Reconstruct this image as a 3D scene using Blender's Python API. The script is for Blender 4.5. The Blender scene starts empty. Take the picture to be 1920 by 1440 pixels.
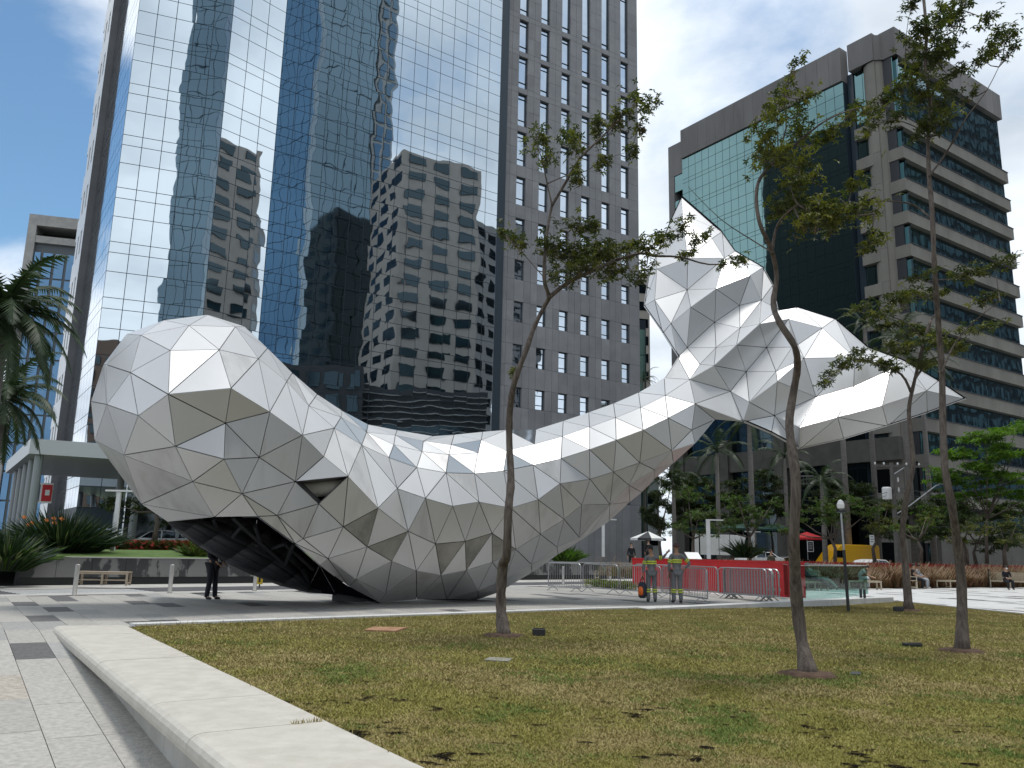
import bpy, bmesh, math, random
from mathutils import Vector, Matrix
from mathutils.geometry import delaunay_2d_cdt
random.seed(7)
S = bpy.context.scene
R = math.radians

# ---------------------------------------------------------------- camera
EYE = Vector((0, 0, 1.45)); FOC = 1560.0
pit, rol = R(11.45), R(1.28)
FW = Vector((0, math.cos(pit), math.sin(pit))); U0 = Vector((0, -math.sin(pit), math.cos(pit))); R0 = Vector((1, 0, 0))
RT = (math.cos(rol)*R0 + math.sin(rol)*U0); UP = (math.cos(rol)*U0 - math.sin(rol)*R0)
cd = bpy.data.cameras.new('camera'); cam = bpy.data.objects.new('camera', cd); S.collection.objects.link(cam)
cd.sensor_width = 36; cd.lens = FOC/1920*36; cd.clip_end = 6000; cd.clip_start = .05
m = Matrix((RT, UP, -FW)).transposed().to_4x4(); m.translation = EYE; cam.matrix_world = m
S.camera = cam
# ---------------------------------------------------------------- light, sky
SUN_EL, SUN_AZ = R(75), R(62)          # azimuth clockwise from +Y: a high sun to the right
sdir = Vector((math.cos(SUN_EL)*math.sin(SUN_AZ), math.cos(SUN_EL)*math.cos(SUN_AZ), math.sin(SUN_EL)))
sl = bpy.data.lights.new('sun', 'SUN'); sl.energy = 1.75; sl.angle = R(12); sl.color = (1, .965, .91)
so = bpy.data.objects.new('sun', sl); S.collection.objects.link(so); so.rotation_euler = sdir.to_track_quat('Z', 'Y').to_euler()
W = bpy.data.worlds.new('World'); S.world = W; W.use_nodes = True
nt = W.node_tree; N = nt.nodes; L = nt.links; N.clear()
def nn(t, **k):
    n = N.new(t)
    for a, b in k.items(): setattr(n, a, b)
    return n
wo = nn('ShaderNodeOutputWorld'); bg = nn('ShaderNodeBackground'); bg.inputs[1].default_value = .1
sky = nn('ShaderNodeTexSky', sky_type='NISHITA', sun_disc=False, sun_elevation=SUN_EL, sun_rotation=SUN_AZ)
sky.air_density = 1.0; sky.dust_density = .6
tc = nn('ShaderNodeTexCoord'); sep = nn('ShaderNodeSeparateXYZ'); L.new(tc.outputs['Generated'], sep.inputs[0])
def mth(op, a, b=None, clamp=False):
    n = N.new('ShaderNodeMath'); n.operation = op; n.use_clamp = clamp
    for i, v in enumerate((a, b)):
        if v is None: continue
        if isinstance(v, (int, float)): n.inputs[i].default_value = v
        else: L.new(v, n.inputs[i])
    return n.outputs[0]
zz = mth('ADD', mth('MAXIMUM', sep.outputs[2], 0.0), .22)
cx_ = mth('DIVIDE', sep.outputs[0], zz); cy_ = mth('DIVIDE', sep.outputs[1], zz)
cmb = nn('ShaderNodeCombineXYZ'); L.new(cx_, cmb.inputs[0]); L.new(cy_, cmb.inputs[1])
mp = nn('ShaderNodeMapping'); mp.inputs['Location'].default_value = (3.1, 1.7, 0); L.new(cmb.outputs[0], mp.inputs[0])
n1 = nn('ShaderNodeTexNoise'); n1.inputs['Scale'].default_value = 1.15; n1.inputs['Detail'].default_value = 9; n1.inputs['Roughness'].default_value = .56; n1.inputs['Distortion'].default_value = .25
n2 = nn('ShaderNodeTexNoise'); n2.inputs['Scale'].default_value = 2.3; n2.inputs['Detail'].default_value = 6
L.new(mp.outputs[0], n1.inputs['Vector']); L.new(mp.outputs[0], n2.inputs['Vector'])
# clearer air towards the left of the view and in small gaps, thick bright cloud elsewhere
def blob(dx, dy, dz, lo, amt):
    d = Vector((dx, dy, dz)).normalized()
    v = nn('ShaderNodeVectorMath', operation='DOT_PRODUCT'); L.new(tc.outputs['Generated'], v.inputs[0]); v.inputs[1].default_value = d
    r = nn('ShaderNodeMapRange', interpolation_type='SMOOTHSTEP'); L.new(v.outputs['Value'], r.inputs[0])
    r.inputs[1].default_value = lo; r.inputs[2].default_value = 1; r.inputs[4].default_value = amt
    return r.outputs[0]
gaps = mth('ADD', blob(-.60, .88, .50, .98, .22), mth('ADD', blob(.22, .8, .52, .985, .16), mth('ADD', blob(.62, .8, .62, .985, .12), blob(-.3, -.2, .9, .9, .03))))
msk = nn('ShaderNodeMapRange', interpolation_type='SMOOTHSTEP'); L.new(mth('SUBTRACT', n1.outputs[0], gaps), msk.inputs[0])
msk.inputs[1].default_value = .24; msk.inputs[2].default_value = .43
cr = nn('ShaderNodeValToRGB'); L.new(n2.outputs[0], cr.inputs[0])
cr.color_ramp.elements[0].position = .32; cr.color_ramp.elements[0].color = (4.4, 5.0, 5.7, 1)
cr.color_ramp.elements[1].position = .60; cr.color_ramp.elements[1].color = (7.6, 8.2, 8.9, 1)
mx = nn('ShaderNodeMix', data_type='RGBA'); L.new(msk.outputs[0], mx.inputs['Factor'])
sc_ = nn('ShaderNodeMix', data_type='RGBA', blend_type='MULTIPLY'); sc_.inputs['Factor'].default_value = 1
L.new(sky.outputs[0], sc_.inputs[6]); sc_.inputs[7].default_value = (.88, 1.10, 1.14, 1)
L.new(sc_.outputs[2], mx.inputs[6]); L.new(cr.outputs[0], mx.inputs[7])
L.new(mx.outputs[2], bg.inputs[0]); L.new(bg.outputs[0], wo.inputs[0])
S.view_settings.view_transform = 'Standard'; S.view_settings.look = 'None'; S.view_settings.exposure = .45; S.view_settings.gamma = 1
S.view_settings.use_curve_mapping = False
S.render.engine = 'CYCLES'; S.cycles.max_bounces = 6; S.cycles.glossy_bounces = 3; S.cycles.transparent_max_bounces = 8

# ---------------------------------------------------------------- helpers
def ray(u, v): return FW + RT*((u-960)/FOC) - UP*((v-720)/FOC)
def G(u, v, z=0.0):                      # where the sight line of a measured point meets the level z
    d = ray(u, v); return EYE + d*((z-EYE.z)/d.z)
def at(u, v, y):                         # a measured point at the real distance y
    d = ray(u, v); return EYE + d*(y/d.y)
def px(p):
    d = Vector(p) - EYE; z = d.dot(FW)
    if z < .3: return None
    return 960+FOC*d.dot(RT)/z, 720-FOC*d.dot(UP)/z
def area_px(ps):
    q = [px(p) for p in ps]
    if any(k is None for k in q): return 0
    if max(k[0] for k in q) < 0 or min(k[0] for k in q) > 1920 or max(k[1] for k in q) < 0 or min(k[1] for k in q) > 1440: return 0
    a = 0
    for i in range(len(q)):
        x0, y0 = q[i]; x1, y1 = q[(i+1) % len(q)]; a += x0*y1-x1*y0
    return abs(a)/2
AX = Vector((math.sin(R(56.5)), math.cos(R(56.5)), 0)); BX = Vector((-math.sin(R(33.5)), math.cos(R(33.5)), 0))
def AB(a, b, z=0.0): return AX*a + BX*b + Vector((0, 0, z))
def link(o, parent=None, keep=True):
    S.collection.objects.link(o)
    if parent is not None: o.parent = parent
    return o
def tag(o, label=None, cat=None, group=None, kind=None):
    if label: o['label'] = label
    if cat: o['category'] = cat
    if group: o['group'] = group
    if kind: o['kind'] = kind
    return o
def mesh_obj(name, vs, fs, mat, parent=None, smooth=False, kind=None, mats=None, mi=None):
    me = bpy.data.meshes.new(name); me.from_pydata([tuple(v) for v in vs], [], fs); me.update()
    if mats:
        for q in mats: me.materials.append(q)
        if mi: me.polygons.foreach_set('material_index', mi)
    else: me.materials.append(mat)
    if smooth: me.polygons.foreach_set('use_smooth', [True]*len(me.polygons))
    o = bpy.data.objects.new(name, me); link(o, parent)
    if kind: o['kind'] = kind
    return o
def empty(name, loc=(0, 0, 0), rz=0, label=None, cat=None, group=None, parent=None):
    o = bpy.data.objects.new(name, None); link(o, parent); o.location = loc; o.rotation_euler = (0, 0, rz); o.empty_display_size = .2
    tag(o, label, cat, group); return o
class MB:
    def __init__(s): s.v = []; s.f = []; s.m = []
    def add(s, vs, fs, mi=0):
        n = len(s.v); s.v += [Vector(v) for v in vs]; s.f += [tuple(i+n for i in f) for f in fs]; s.m += [mi]*len(fs); return s
    def hexa(s, b, t, mi=0):             # b, t: 4 bottom and 4 top points
        return s.add(list(b)+list(t), [(3,2,1,0),(4,5,6,7),(0,1,5,4),(1,2,6,5),(2,3,7,6),(3,0,4,7)], mi)
    def box(s, c, d, mi=0, rz=0):
        x, y, z = d[0]/2, d[1]/2, d[2]/2; c = Vector(c); k, q = math.cos(rz), math.sin(rz)
        P = [(-x,-y),(x,-y),(x,y),(-x,y)]
        P = [(c.x+a*k-b*q, c.y+a*q+b*k) for a, b in P]
        return s.hexa([(a, b, c.z-z) for a, b in P], [(a, b, c.z+z) for a, b in P], mi)
    def bar(s, p, q, w, h=None, mi=0):   # rectangular bar from p to q
        h = h or w; p = Vector(p); q = Vector(q); d = (q-p).normalized()
        a = d.cross(Vector((0,0,1)));
        if a.length < .05: a = Vector((1,0,0))
        a.normalize(); b = a.cross(d)
        f = lambda o: [o-a*w/2-b*h/2, o+a*w/2-b*h/2, o+a*w/2+b*h/2, o-a*w/2+b*h/2]
        return s.hexa(f(p), f(q), mi)
    def tube(s, pts, rs, n=8, mi=0, cap=True):
        pts = [Vector(p) for p in pts]
        if isinstance(rs, (int, float)): rs = [rs]*len(pts)
        base = len(s.v); prev = None
        for i, p in enumerate(pts):
            d = (pts[min(i+1, len(pts)-1)]-pts[max(i-1, 0)]).normalized()
            a = (prev - d*prev.dot(d)) if prev is not None else d.cross(Vector((0,0,1)))
            if a.length < .05: a = d.cross(Vector((0,1,0)))
            a.normalize(); prev = a; b = d.cross(a)
            for k in range(n):
                t = 2*math.pi*k/n; s.v.append(p + (a*math.cos(t)+b*math.sin(t))*rs[i])
        for i in range(len(pts)-1):
            for k in range(n):
                a0 = base+i*n+k; a1 = base+i*n+(k+1) % n
                s.f.append((a0, a1, a1+n, a0+n)); s.m.append(mi)
        if cap:
            s.f.append(tuple(base+k for k in range(n))[::-1]); s.m.append(mi)
            e = base+(len(pts)-1)*n; s.f.append(tuple(e+k for k in range(n))); s.m.append(mi)
        return s
    def lathe(s, c, prof, n=12, mi=0):
        c = Vector(c); base = len(s.v)
        for r, z in prof:
            for k in range(n):
                t = 2*math.pi*k/n; s.v.append(c+Vector((r*math.cos(t), r*math.sin(t), z)))
        for i in range(len(prof)-1):
            for k in range(n):
                a0 = base+i*n+k; a1 = base+i*n+(k+1) % n; s.f.append((a0, a1, a1+n, a0+n)); s.m.append(mi)
        s.f.append(tuple(base+k for k in range(n))[::-1]); s.m.append(mi)
        e = base+(len(prof)-1)*n; s.f.append(tuple(e+k for k in range(n))); s.m.append(mi)
        return s
    def build(s, name, mat, parent=None, smooth=False, kind=None, mats=None):
        return mesh_obj(name, s.v, s.f, mat, parent, smooth, kind, mats, s.m if mats else None)
def copy_tree(o, parent=None):
    c = o.copy(); S.collection.objects.link(c); c.parent = parent
    for ch in list(o.children): copy_tree(ch, c)
    return c

# ---------------------------------------------------------------- materials
def mat(name, col, rough=.6, metal=0.0, col2=None, scale=3.0, detail=6, bump=0.0, bscale=None, vary=0.0, spec=.5, coord='Object', stretch=None, lo=.35, hi=.65):
    M_ = bpy.data.materials.new(name); M_.use_nodes = True; t = M_.node_tree; b = t.nodes['Principled BSDF']
    b.inputs['Roughness'].default_value = rough; b.inputs['Metallic'].default_value = metal
    b.inputs['Specular IOR Level'].default_value = spec
    b.inputs['Base Color'].default_value = (*col, 1)
    tcn = t.nodes.new('ShaderNodeTexCoord'); src = tcn.outputs[coord] if coord != 'World' else None
    if coord == 'World':
        ge = t.nodes.new('ShaderNodeNewGeometry'); src = ge.outputs['Position']
    mpn = t.nodes.new('ShaderNodeMapping'); t.links.new(src, mpn.inputs[0])
    if stretch: mpn.inputs['Scale'].default_value = stretch
    out = None
    if col2 is not None:
        n = t.nodes.new('ShaderNodeTexNoise'); n.inputs['Scale'].default_value = scale; n.inputs['Detail'].default_value = detail; n.inputs['Roughness'].default_value = .6
        t.links.new(mpn.outputs[0], n.inputs[0])
        r = t.nodes.new('ShaderNodeValToRGB'); t.links.new(n.outputs[0], r.inputs[0])
        r.color_ramp.elements[0].position = lo; r.color_ramp.elements[0].color = (*col, 1)
        r.color_ramp.elements[1].position = hi; r.color_ramp.elements[1].color = (*col2, 1)
        out = r.outputs[0]
    if vary:
        oi = t.nodes.new('ShaderNodeObjectInfo'); mr = t.nodes.new('ShaderNodeMapRange'); t.links.new(oi.outputs['Random'], mr.inputs[0])
        mr.inputs[3].default_value = 1-vary; mr.inputs[4].default_value = 1+vary
        vm = t.nodes.new('ShaderNodeVectorMath'); vm.operation = 'SCALE'
        if out: t.links.new(out, vm.inputs[0])
        else: vm.inputs[0].default_value = col
        t.links.new(mr.outputs[0], vm.inputs['Scale']); out = vm.outputs[0]
    if out: t.links.new(out, b.inputs['Base Color'])
    if bump:
        n = t.nodes.new('ShaderNodeTexNoise'); n.inputs['Scale'].default_value = bscale or scale*3; n.inputs['Detail'].default_value = 4
        t.links.new(mpn.outputs[0], n.inputs[0])
        bp = t.nodes.new('ShaderNodeBump'); bp.inputs['Strength'].default_value = bump; bp.inputs['Distance'].default_value = .02
        t.links.new(n.outputs[0], bp.inputs['Height']); t.links.new(bp.outputs[0], b.inputs['Normal'])
    return M_
def glass_mat(name, col, rough=.02, metal=1.0, wob=.0, wscale=.35, dist=.05):
    M_ = bpy.data.materials.new(name); M_.use_nodes = True; t = M_.node_tree; b = t.nodes['Principled BSDF']
    b.inputs['Base Color'].default_value = (*col, 1); b.inputs['Roughness'].default_value = rough; b.inputs['Metallic'].default_value = metal
    if wob:
        ge = t.nodes.new('ShaderNodeNewGeometry'); n = t.nodes.new('ShaderNodeTexNoise'); n.inputs['Scale'].default_value = wscale; n.inputs['Detail'].default_value = 1.5
        t.links.new(ge.outputs['Position'], n.inputs[0])
        bp = t.nodes.new('ShaderNodeBump'); bp.inputs['Strength'].default_value = wob; bp.inputs['Distance'].default_value = dist
        t.links.new(n.outputs[0], bp.inputs['Height']); t.links.new(bp.outputs[0], b.inputs['Normal'])
    return M_
M = {}
M['tile'] = mat('granite_light', (.30,.29,.27), .75, 0, (.42,.402,.37), 16, 12, .6, 45, vary=.07, coord='World')
M['tile_grey'] = mat('granite_grey', (.25,.248,.24), .75, 0, (.355,.35,.335), 16, 12, .6, 45, vary=.06, coord='World')
M['tile_dark'] = mat('granite_dark', (.07,.07,.07), .7, 0, (.135,.133,.13), 16, 12, .5, 45, vary=.06, coord='World')
M['tile_warm'] = mat('granite_warm', (.28,.25,.21), .75, 0, (.44,.40,.345), 14, 12, .6, 45, vary=.06, coord='World')
M['tile_white'] = mat('stone_white', (.50,.50,.49), .7, 0, (.60,.60,.59), 1.5, 8, .2, 60, vary=.05, coord='World')
M['joint'] = mat('joint_mortar', (.17,.165,.155), .9)
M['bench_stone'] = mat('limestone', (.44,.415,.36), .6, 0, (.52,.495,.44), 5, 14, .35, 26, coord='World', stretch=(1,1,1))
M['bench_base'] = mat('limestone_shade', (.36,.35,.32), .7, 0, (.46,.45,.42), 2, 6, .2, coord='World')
M['soil'] = mat('lawn_soil', (.085,.072,.028), 1, 0, (.14,.12,.05), 1.1, 10, .8, 40, spec=.0, coord='World')
M['asphalt'] = mat('asphalt', (.05,.05,.055), .85, 0, (.085,.085,.09), .6, 8, .3, 60, coord='World')
M['concrete'] = mat('concrete', (.36,.35,.33), .8, 0, (.46,.45,.42), 1.0, 8, .2, 30, coord='World')
M['ground'] = mat('city_ground', (.13,.13,.125), .9, 0, (.2,.2,.19), .08, 8, coord='World')
M['white'] = mat('white_paint', (.70,.71,.70), .45, 0, (.8,.8,.79), 2, 6)
M['black'] = mat('black_paint', (.015,.016,.018), .4)
M['grey_metal'] = mat('galvanised_steel', (.33,.34,.35), .38, .85, (.42,.43,.44), 8, 4)
M['dark'] = mat('dark_steel', (.02,.022,.026), .5)
M['red'] = mat('red_paint', (.46,.006,.010), .55, 0, (.54,.010,.014), 1.2, 6, coord='World')
M['wood'] = mat('weathered_wood', (.36,.28,.2), .65, 0, (.48,.40,.3), 3, 8, .3, stretch=(1,12,12))
def world_glass(): pass
# ---------------------------------------------------------------- ground
def flat(name, pts, mt, z=None, kind='structure', parent=None):
    return tag(mesh_obj(name, [(p[0], p[1], p[2] if z is None else z) for p in pts], [tuple(range(len(pts)))], mt, parent), kind=kind)
flat('ground', [(-1500,-1500),(1500,-1500),(1500,1500),(-1500,1500)], M['ground'], -.52)
def gz(a, b):                            # the left paving falls gently towards the viewer
    if a > 2.9: return 0.0
    return -min(.45, max(0, (17.0-b)*.045))
LAWN = [(2.80,-9),(2.80,16.2),(3.07,16.6),(14.3,17.75),(29.2,18.2),(26.4,12.4),(22,-9)]   # corners in the paving's own axes (a, b)
def in_poly(p, poly):
    c = False; n = len(poly)
    for i in range(n):
        (x0, y0), (x1, y1) = poly[i], poly[(i+1) % n]
        if (y0 > p[1]) != (y1 > p[1]) and p[0] < (x1-x0)*(p[1]-y0)/(y1-y0)+x0: c = not c
    return c
lawn_ab = [AB(*q) for q in LAWN]
# plaza base: one sheet under the tiles, sloping on the left
vs, fs = [], []
bl = [-9, 6.9, 17.0, 62]; al = [-30, 1.9, 2.79]
for b in bl:
    for a in al: vs.append(AB(a, b, gz(a, b)-.03))
for i in range(3):
    for j in range(2): fs.append((i*3+j, i*3+j+1, (i+1)*3+j+1, (i+1)*3+j))
n = len(vs); vs += [AB(2.79, -9, -.03), AB(75, -9, -.03), AB(75, 62, -.03), AB(2.79, 62, -.03)]; fs.append((n, n+1, n+2, n+3))
plaza = tag(mesh_obj('plaza_pavement', vs, fs, M['joint']), kind='structure')
WALLP = Vector((-16.5, 28.8, 0)); WD = Vector((.698, .716, 0)); WN = Vector((.716, -.698, 0))
def WL(s, n, z=0.0): return WALLP + WD*s + WN*n + Vector((0, 0, z))
def past_wall(p): return (Vector((p[0], p[1], 0))-WALLP).dot(WN) < 6.0
rnd = random.Random(3); tiles = []
a = -21.0
while a < 66:
    off = rnd.random()*1.5; b = -6+off
    while b < 33:
        ca, cb = a+.25, b+.75; c = AB(ca, cb)
        corners = [(a, b), (a+.5, b), (a+.5, b+1.5), (a, b+1.5)]
        if not past_wall(c) and not in_poly((ca, cb), [(2.3,-9.5),(2.3,17.2),(30,18.9),(27,12.2),(23,-9.5)]) and not (1.85 < ca < 2.9 and cb < 16.2) and not (ca > 27.1 and cb > 27.0) and c.y > -3:
            x, y = (px(c+Vector((0,0,gz(ca,cb)))) or (-9, -9))
            h = rnd.random()
            right = ca > 26
            if h < (.10 if cb > 12 or right else .035): mt = M['tile_dark']
            elif right: mt = M['tile_white']
            elif h < .30: mt = M['tile_grey']
            elif h < .62 and cb < 12: mt = M['tile_warm']
            else: mt = M['tile']
            g_ = .004
            P_ = [(a+g_, b+g_), (a+.5-g_, b+g_), (a+.5-g_, b+1.5-g_), (a+g_, b+1.5-g_)]
            dz = rnd.uniform(-.0012, .0012)
            top = [AB(p, q, gz(p, q)+dz) for p, q in P_]; bot = [v-Vector((0,0,.028)) for v in top]
            tiles.append((area_px(top), bot, top, mt))
        b += 1.5
    a += .5
tiles.sort(key=lambda q: -q[0]); rest = {}
for i, (ar, bot, top, mt) in enumerate(tiles):
    if i < 300 and ar > 0: b = MB(); b.hexa(bot, top); b.build('tile', mt, plaza)
    else: rest.setdefault(mt, MB()).hexa(bot, top)
for mt, b in rest.items(): b.build('tiles_rest', mt, plaza, kind='stuff')
# the lawn, its soil and the stone kerb behind it
lw = flat('lawn', [(*p[:2], .0) for p in lawn_ab], M['soil'], .012)
kb = MB(); kp = [AB(3.0, 16.6), AB(14.3, 17.75), AB(29.3, 18.25)]
kerb = tag(bpy.data.objects.new('lawn_kerb', None), kind='structure'); link(kerb)
for p, q in zip(kp, kp[1:]):
    n_ = int((q-p).length/1.5); u = (q-p)/n_
    for i in range(n_):
        w_ = u.normalized().cross(Vector((0,0,1)))*-.34
        s0 = p+u*i+u.normalized()*.005; s1 = p+u*(i+1)-u.normalized()*.005
        b = MB(); b.hexa([s0, s1, s1+w_, s0+w_], [x+Vector((0,0,.045)) for x in (s0, s1, s1+w_, s0+w_)]); b.build('kerb_stone', M['tile_white'], kerb)
kp = [AB(29.3, 18.3), AB(26.5, 12.4), AB(22, -9)]
for p, q in zip(kp, kp[1:]):
    n_ = int((q-p).length/1.5); u = (q-p)/n_
    for i in range(n_):
        w_ = u.normalized().cross(Vector((0,0,1)))*-.2
        s0 = p+u*i+u.normalized()*.005; s1 = p+u*(i+1)-u.normalized()*.005
        b = MB(); b.hexa([s0, s1, s1+w_, s0+w_], [x+Vector((0,0,.03)) for x in (s0, s1, s1+w_, s0+w_)]); b.build('kerb_stone', M['tile_white'], kerb)
# grass blades (uncountable): dry and green mixed, worn patches left thin
gr = {}
grass_m = []
for nm, c1, c2 in (('grass_dry', (.31,.25,.095), (.39,.32,.14)), ('grass_olive', (.235,.22,.05), (.31,.28,.075)), ('grass_green', (.11,.165,.028), (.16,.21,.045))):
    grass_m.append(mat(nm, c1, .7, 0, c2, 1.5, 4, coord='World', spec=.25))
import mathutils
noise = mathutils.noise
gv, gf_, gm = [], [], []
rn = random.Random(11)
xs = [p.x for p in lawn_ab]; ys = [p.y for p in lawn_ab]
def vis_pt(x, y):
    q = px((x, y, 0)); return q and -60 < q[0] < 1980 and q[1] < 1500
lp2 = [(p.x, p.y) for p in lawn_ab]
cnt = 0; tries = 0
while cnt < 370000 and tries < 2300000:
    tries += 1
    u = rn.uniform(-160, 2160); v = 1128+ (1500-1128)*rn.random()**.72
    p = G(u, v)
    if not in_poly((p.x, p.y), lp2): continue
    n0 = noise.noise(Vector((p.x*.55, p.y*.55, 0)))+.6*noise.noise(Vector((p.x*1.9, p.y*1.9, 3)))
    n1_ = noise.noise(Vector((p.x*.8+9, p.y*.8, 5)))+.5*noise.noise(Vector((p.x*3.5, p.y*3.5, 8)))
    bare = .62*noise.noise(Vector((p.x*1.3, p.y*1.6, 21)))+.85*noise.noise(Vector((p.x*5.5, p.y*11, 2)))+.1
    if bare > (.72 if p.y > 11.5 else .60 if p.y > 9 else .50) and rn.random() < .95: continue
    k = 2 if n1_*1.2+rn.gauss(0, .22) > .42 else (0 if n0*1.5+rn.gauss(0, .30) > .02 else 1)
    sc = (p.y/9)**.62; h = rn.uniform(.010, .027)*min(1.25, sc); w = rn.uniform(.0035, .0062)*max(.9, sc*1.1)
    t = rn.random()*6.283; l_ = rn.uniform(.5, 1.9)*h; t2 = rn.random()*6.283
    dx, dy = math.cos(t)*w, math.sin(t)*w; z0 = .012
    i = len(gv); gv += [(p.x-dx, p.y-dy, z0), (p.x+dx, p.y+dy, z0), (p.x+math.cos(t2)*l_, p.y+math.sin(t2)*l_, z0+h)]
    gf_.append((i, i+1, i+2)); gm.append(k); cnt += 1
sv, sf = [], []
for _ in range(60000):
    u = rn.uniform(150, 1930); v = rn.uniform(1200, 1450); p = G(u, v)
    if p.y > 12.5 or not in_poly((p.x, p.y), lp2): continue
    bare = .62*noise.noise(Vector((p.x*1.3, p.y*1.6, 21)))+.85*noise.noise(Vector((p.x*5.5, p.y*11, 2)))+.1
    if bare < (.76 if p.y > 9 else .63): continue
    k = len(sv); n_ = 6; rr = rn.uniform(.008, .024); a0 = rn.random()*6.28
    for j in range(n_): r_ = rr*rn.uniform(.5, 1.3); sv.append((p.x+math.cos(a0+j*1.047)*r_*1.8, p.y+math.sin(a0+j*1.047)*r_*.8, .022+rn.random()*.002))
    sf.append(tuple(range(k, k+n_)))
tag(mesh_obj('bare_soil', sv, sf, mat('dark_bare_soil', (.012,.010,.008), 1, spec=0), kind='stuff'), 'dark cracks of bare soil showing through the lawn', 'soil')
o = mesh_obj('grass', gv, gf_, None, None, kind='stuff', mats=grass_m, mi=gm)
tag(o, 'short patchy olive and straw coloured lawn grass', 'grass')
# stone bench slab edging the lawn
sb_ = empty('stone_bench', AB(2.25, 9, 0), label='long pale limestone bench edging the lawn at lower left', cat='bench'); SO = AB(2.25, 9, 0)
cuts = [16.35, 14.86, 13.30, 11.55, 9.85, 8.35, 6.9, 5.3, 3.7, 2.1, .5, -1.2]
prof = [(1.735,-.125),(1.708,-.10),(1.70,-.06),(1.703,-.015),(1.722,.018),(1.76,.042),(1.82,.053),(2.795,.055),(2.795,-.13),(1.77,-.13)]
for b0, b1 in zip(cuts, cuts[1:]):
    n = len(prof); dz = random.uniform(-.002, .002)
    c_ = .28 if b0 > 16 else 0
    vs = [AB(a_, b0-.003+ (c_*(2.8-a_)/1.1), z_+dz)-SO for a_, z_ in prof]+[AB(a_, b1+.003, z_+dz)-SO for a_, z_ in prof]
    fs = [tuple(range(n))[::-1], tuple(range(n, 2*n))]+[(i, (i+1) % n, (i+1) % n+n, i+n) for i in range(n)]
    mesh_obj('slab', vs, fs, M['bench_stone'], sb_)
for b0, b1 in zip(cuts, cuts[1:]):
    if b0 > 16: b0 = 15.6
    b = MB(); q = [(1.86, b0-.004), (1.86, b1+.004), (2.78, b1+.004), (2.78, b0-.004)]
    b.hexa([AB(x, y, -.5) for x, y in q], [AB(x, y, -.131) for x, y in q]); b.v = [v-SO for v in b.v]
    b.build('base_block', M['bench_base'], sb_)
# road along the planter wall, pale footways on both sides, zebra crossing
def strip(name, s0, s1, n0, n1, z, mt, kind='structure'): return flat(name, [WL(s0,n0), WL(s1,n0), WL(s1,n1), WL(s0,n1)], mt, z)
strip('footway', -40, 60, 0, 2.5, -.005, M['concrete'])
strip('road', -40, 60, 2.5, 5.35, -.012, M['asphalt'])
b = MB(); b.hexa([WL(-40,5.3), WL(60,5.3), WL(60,6.15), WL(-40,6.15)], [WL(-40,5.3,.003), WL(60,5.3,.003), WL(60,6.15,.003), WL(-40,6.15,.003)]); tag(b.build('road_edge', M['concrete']), kind='structure')
zc = MB()
for k in range(7): zc.add([WL(-.3-.0, 2.7+.38*k, -.006), WL(2.6, 2.7+.38*k, -.006), WL(2.6, 2.93+.38*k, -.006), WL(-.3, 2.93+.38*k, -.006)], [(0,1,2,3)])
zb = empty('zebra_crossing', WL(1, 4, 0)); tag(zb, kind='structure')
for k in range(7):
    o = flat('stripe', [WL(-1.3, 2.75+.36*k)-zb.location, WL(2.5, 2.75+.36*k)-zb.location, WL(2.5, 2.93+.36*k)-zb.location, WL(-1.3, 2.93+.36*k)-zb.location], M['white'], -.007, parent=zb); del o['kind']
# raised bed behind the planter wall and the street level beyond
green = mat('turf_green', (.05,.10,.015), .9, 0, (.09,.15,.03), 2.5, 8, .6, 30, coord='World')
tag(mesh_obj('raised_lawn', [WL(-6,-.25,.95), WL(17,-.25,.95), WL(17,-6,1.25), WL(-6,-6,1.15), WL(-6,-14,.9), WL(17,-14,.9)], [(0,1,2,3),(3,2,5,4)], green), kind='structure')
tag(mesh_obj('street', [WL(-60,-14,.85), WL(17,-14,.85), WL(60,-60,.85), WL(-60,-90,.85)], [(0,1,2,3)], M['asphalt']), kind='structure')
wallg = mat('wet_granite', (.045,.047,.048), .5, 0, (.20,.20,.195), 1.1, 7, .1, coord='World', stretch=(1,1,.6), lo=.485, hi=.525)
pw_ = empty('planter_wall', WL(0, 0), label='low grey granite planter wall with water stains behind the road', cat='wall')
for i in range(30):
    s0 = i*1.18; b = MB(); b.hexa([WL(s0+.006,-.25,.26), WL(s0+1.174,-.25,.26), WL(s0+1.174,0,.26), WL(s0+.006,0,.26)], [WL(s0+.006,-.25,.93), WL(s0+1.174,-.25,.93), WL(s0+1.174,0,.93), WL(s0+.006,0,.93)])
    b.v = [v-WALLP for v in b.v]; b.build('stone_panel', wallg, pw_)
b = MB(); b.hexa([WL(0,-.3,0), WL(35.4,-.3,0), WL(35.4,-.04,0), WL(0,-.04,0)], [WL(0,-.3,.25), WL(35.4,-.3,.25), WL(35.4,-.04,.25), WL(0,-.04,.25)]); b.v = [v-WALLP for v in b.v]; b.build('plinth', M['black'], pw_)
b = MB(); b.hexa([WL(-.03,-.3,.935), WL(35.4,-.3,.935), WL(35.4,.03,.935), WL(-.03,.03,.935)], [WL(-.03,-.3,.97), WL(35.4,-.3,.97), WL(35.4,.03,.97), WL(-.03,.03,.97)]); b.v = [v-WALLP for v in b.v]; b.build('coping', M['concrete'], pw_)
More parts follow.
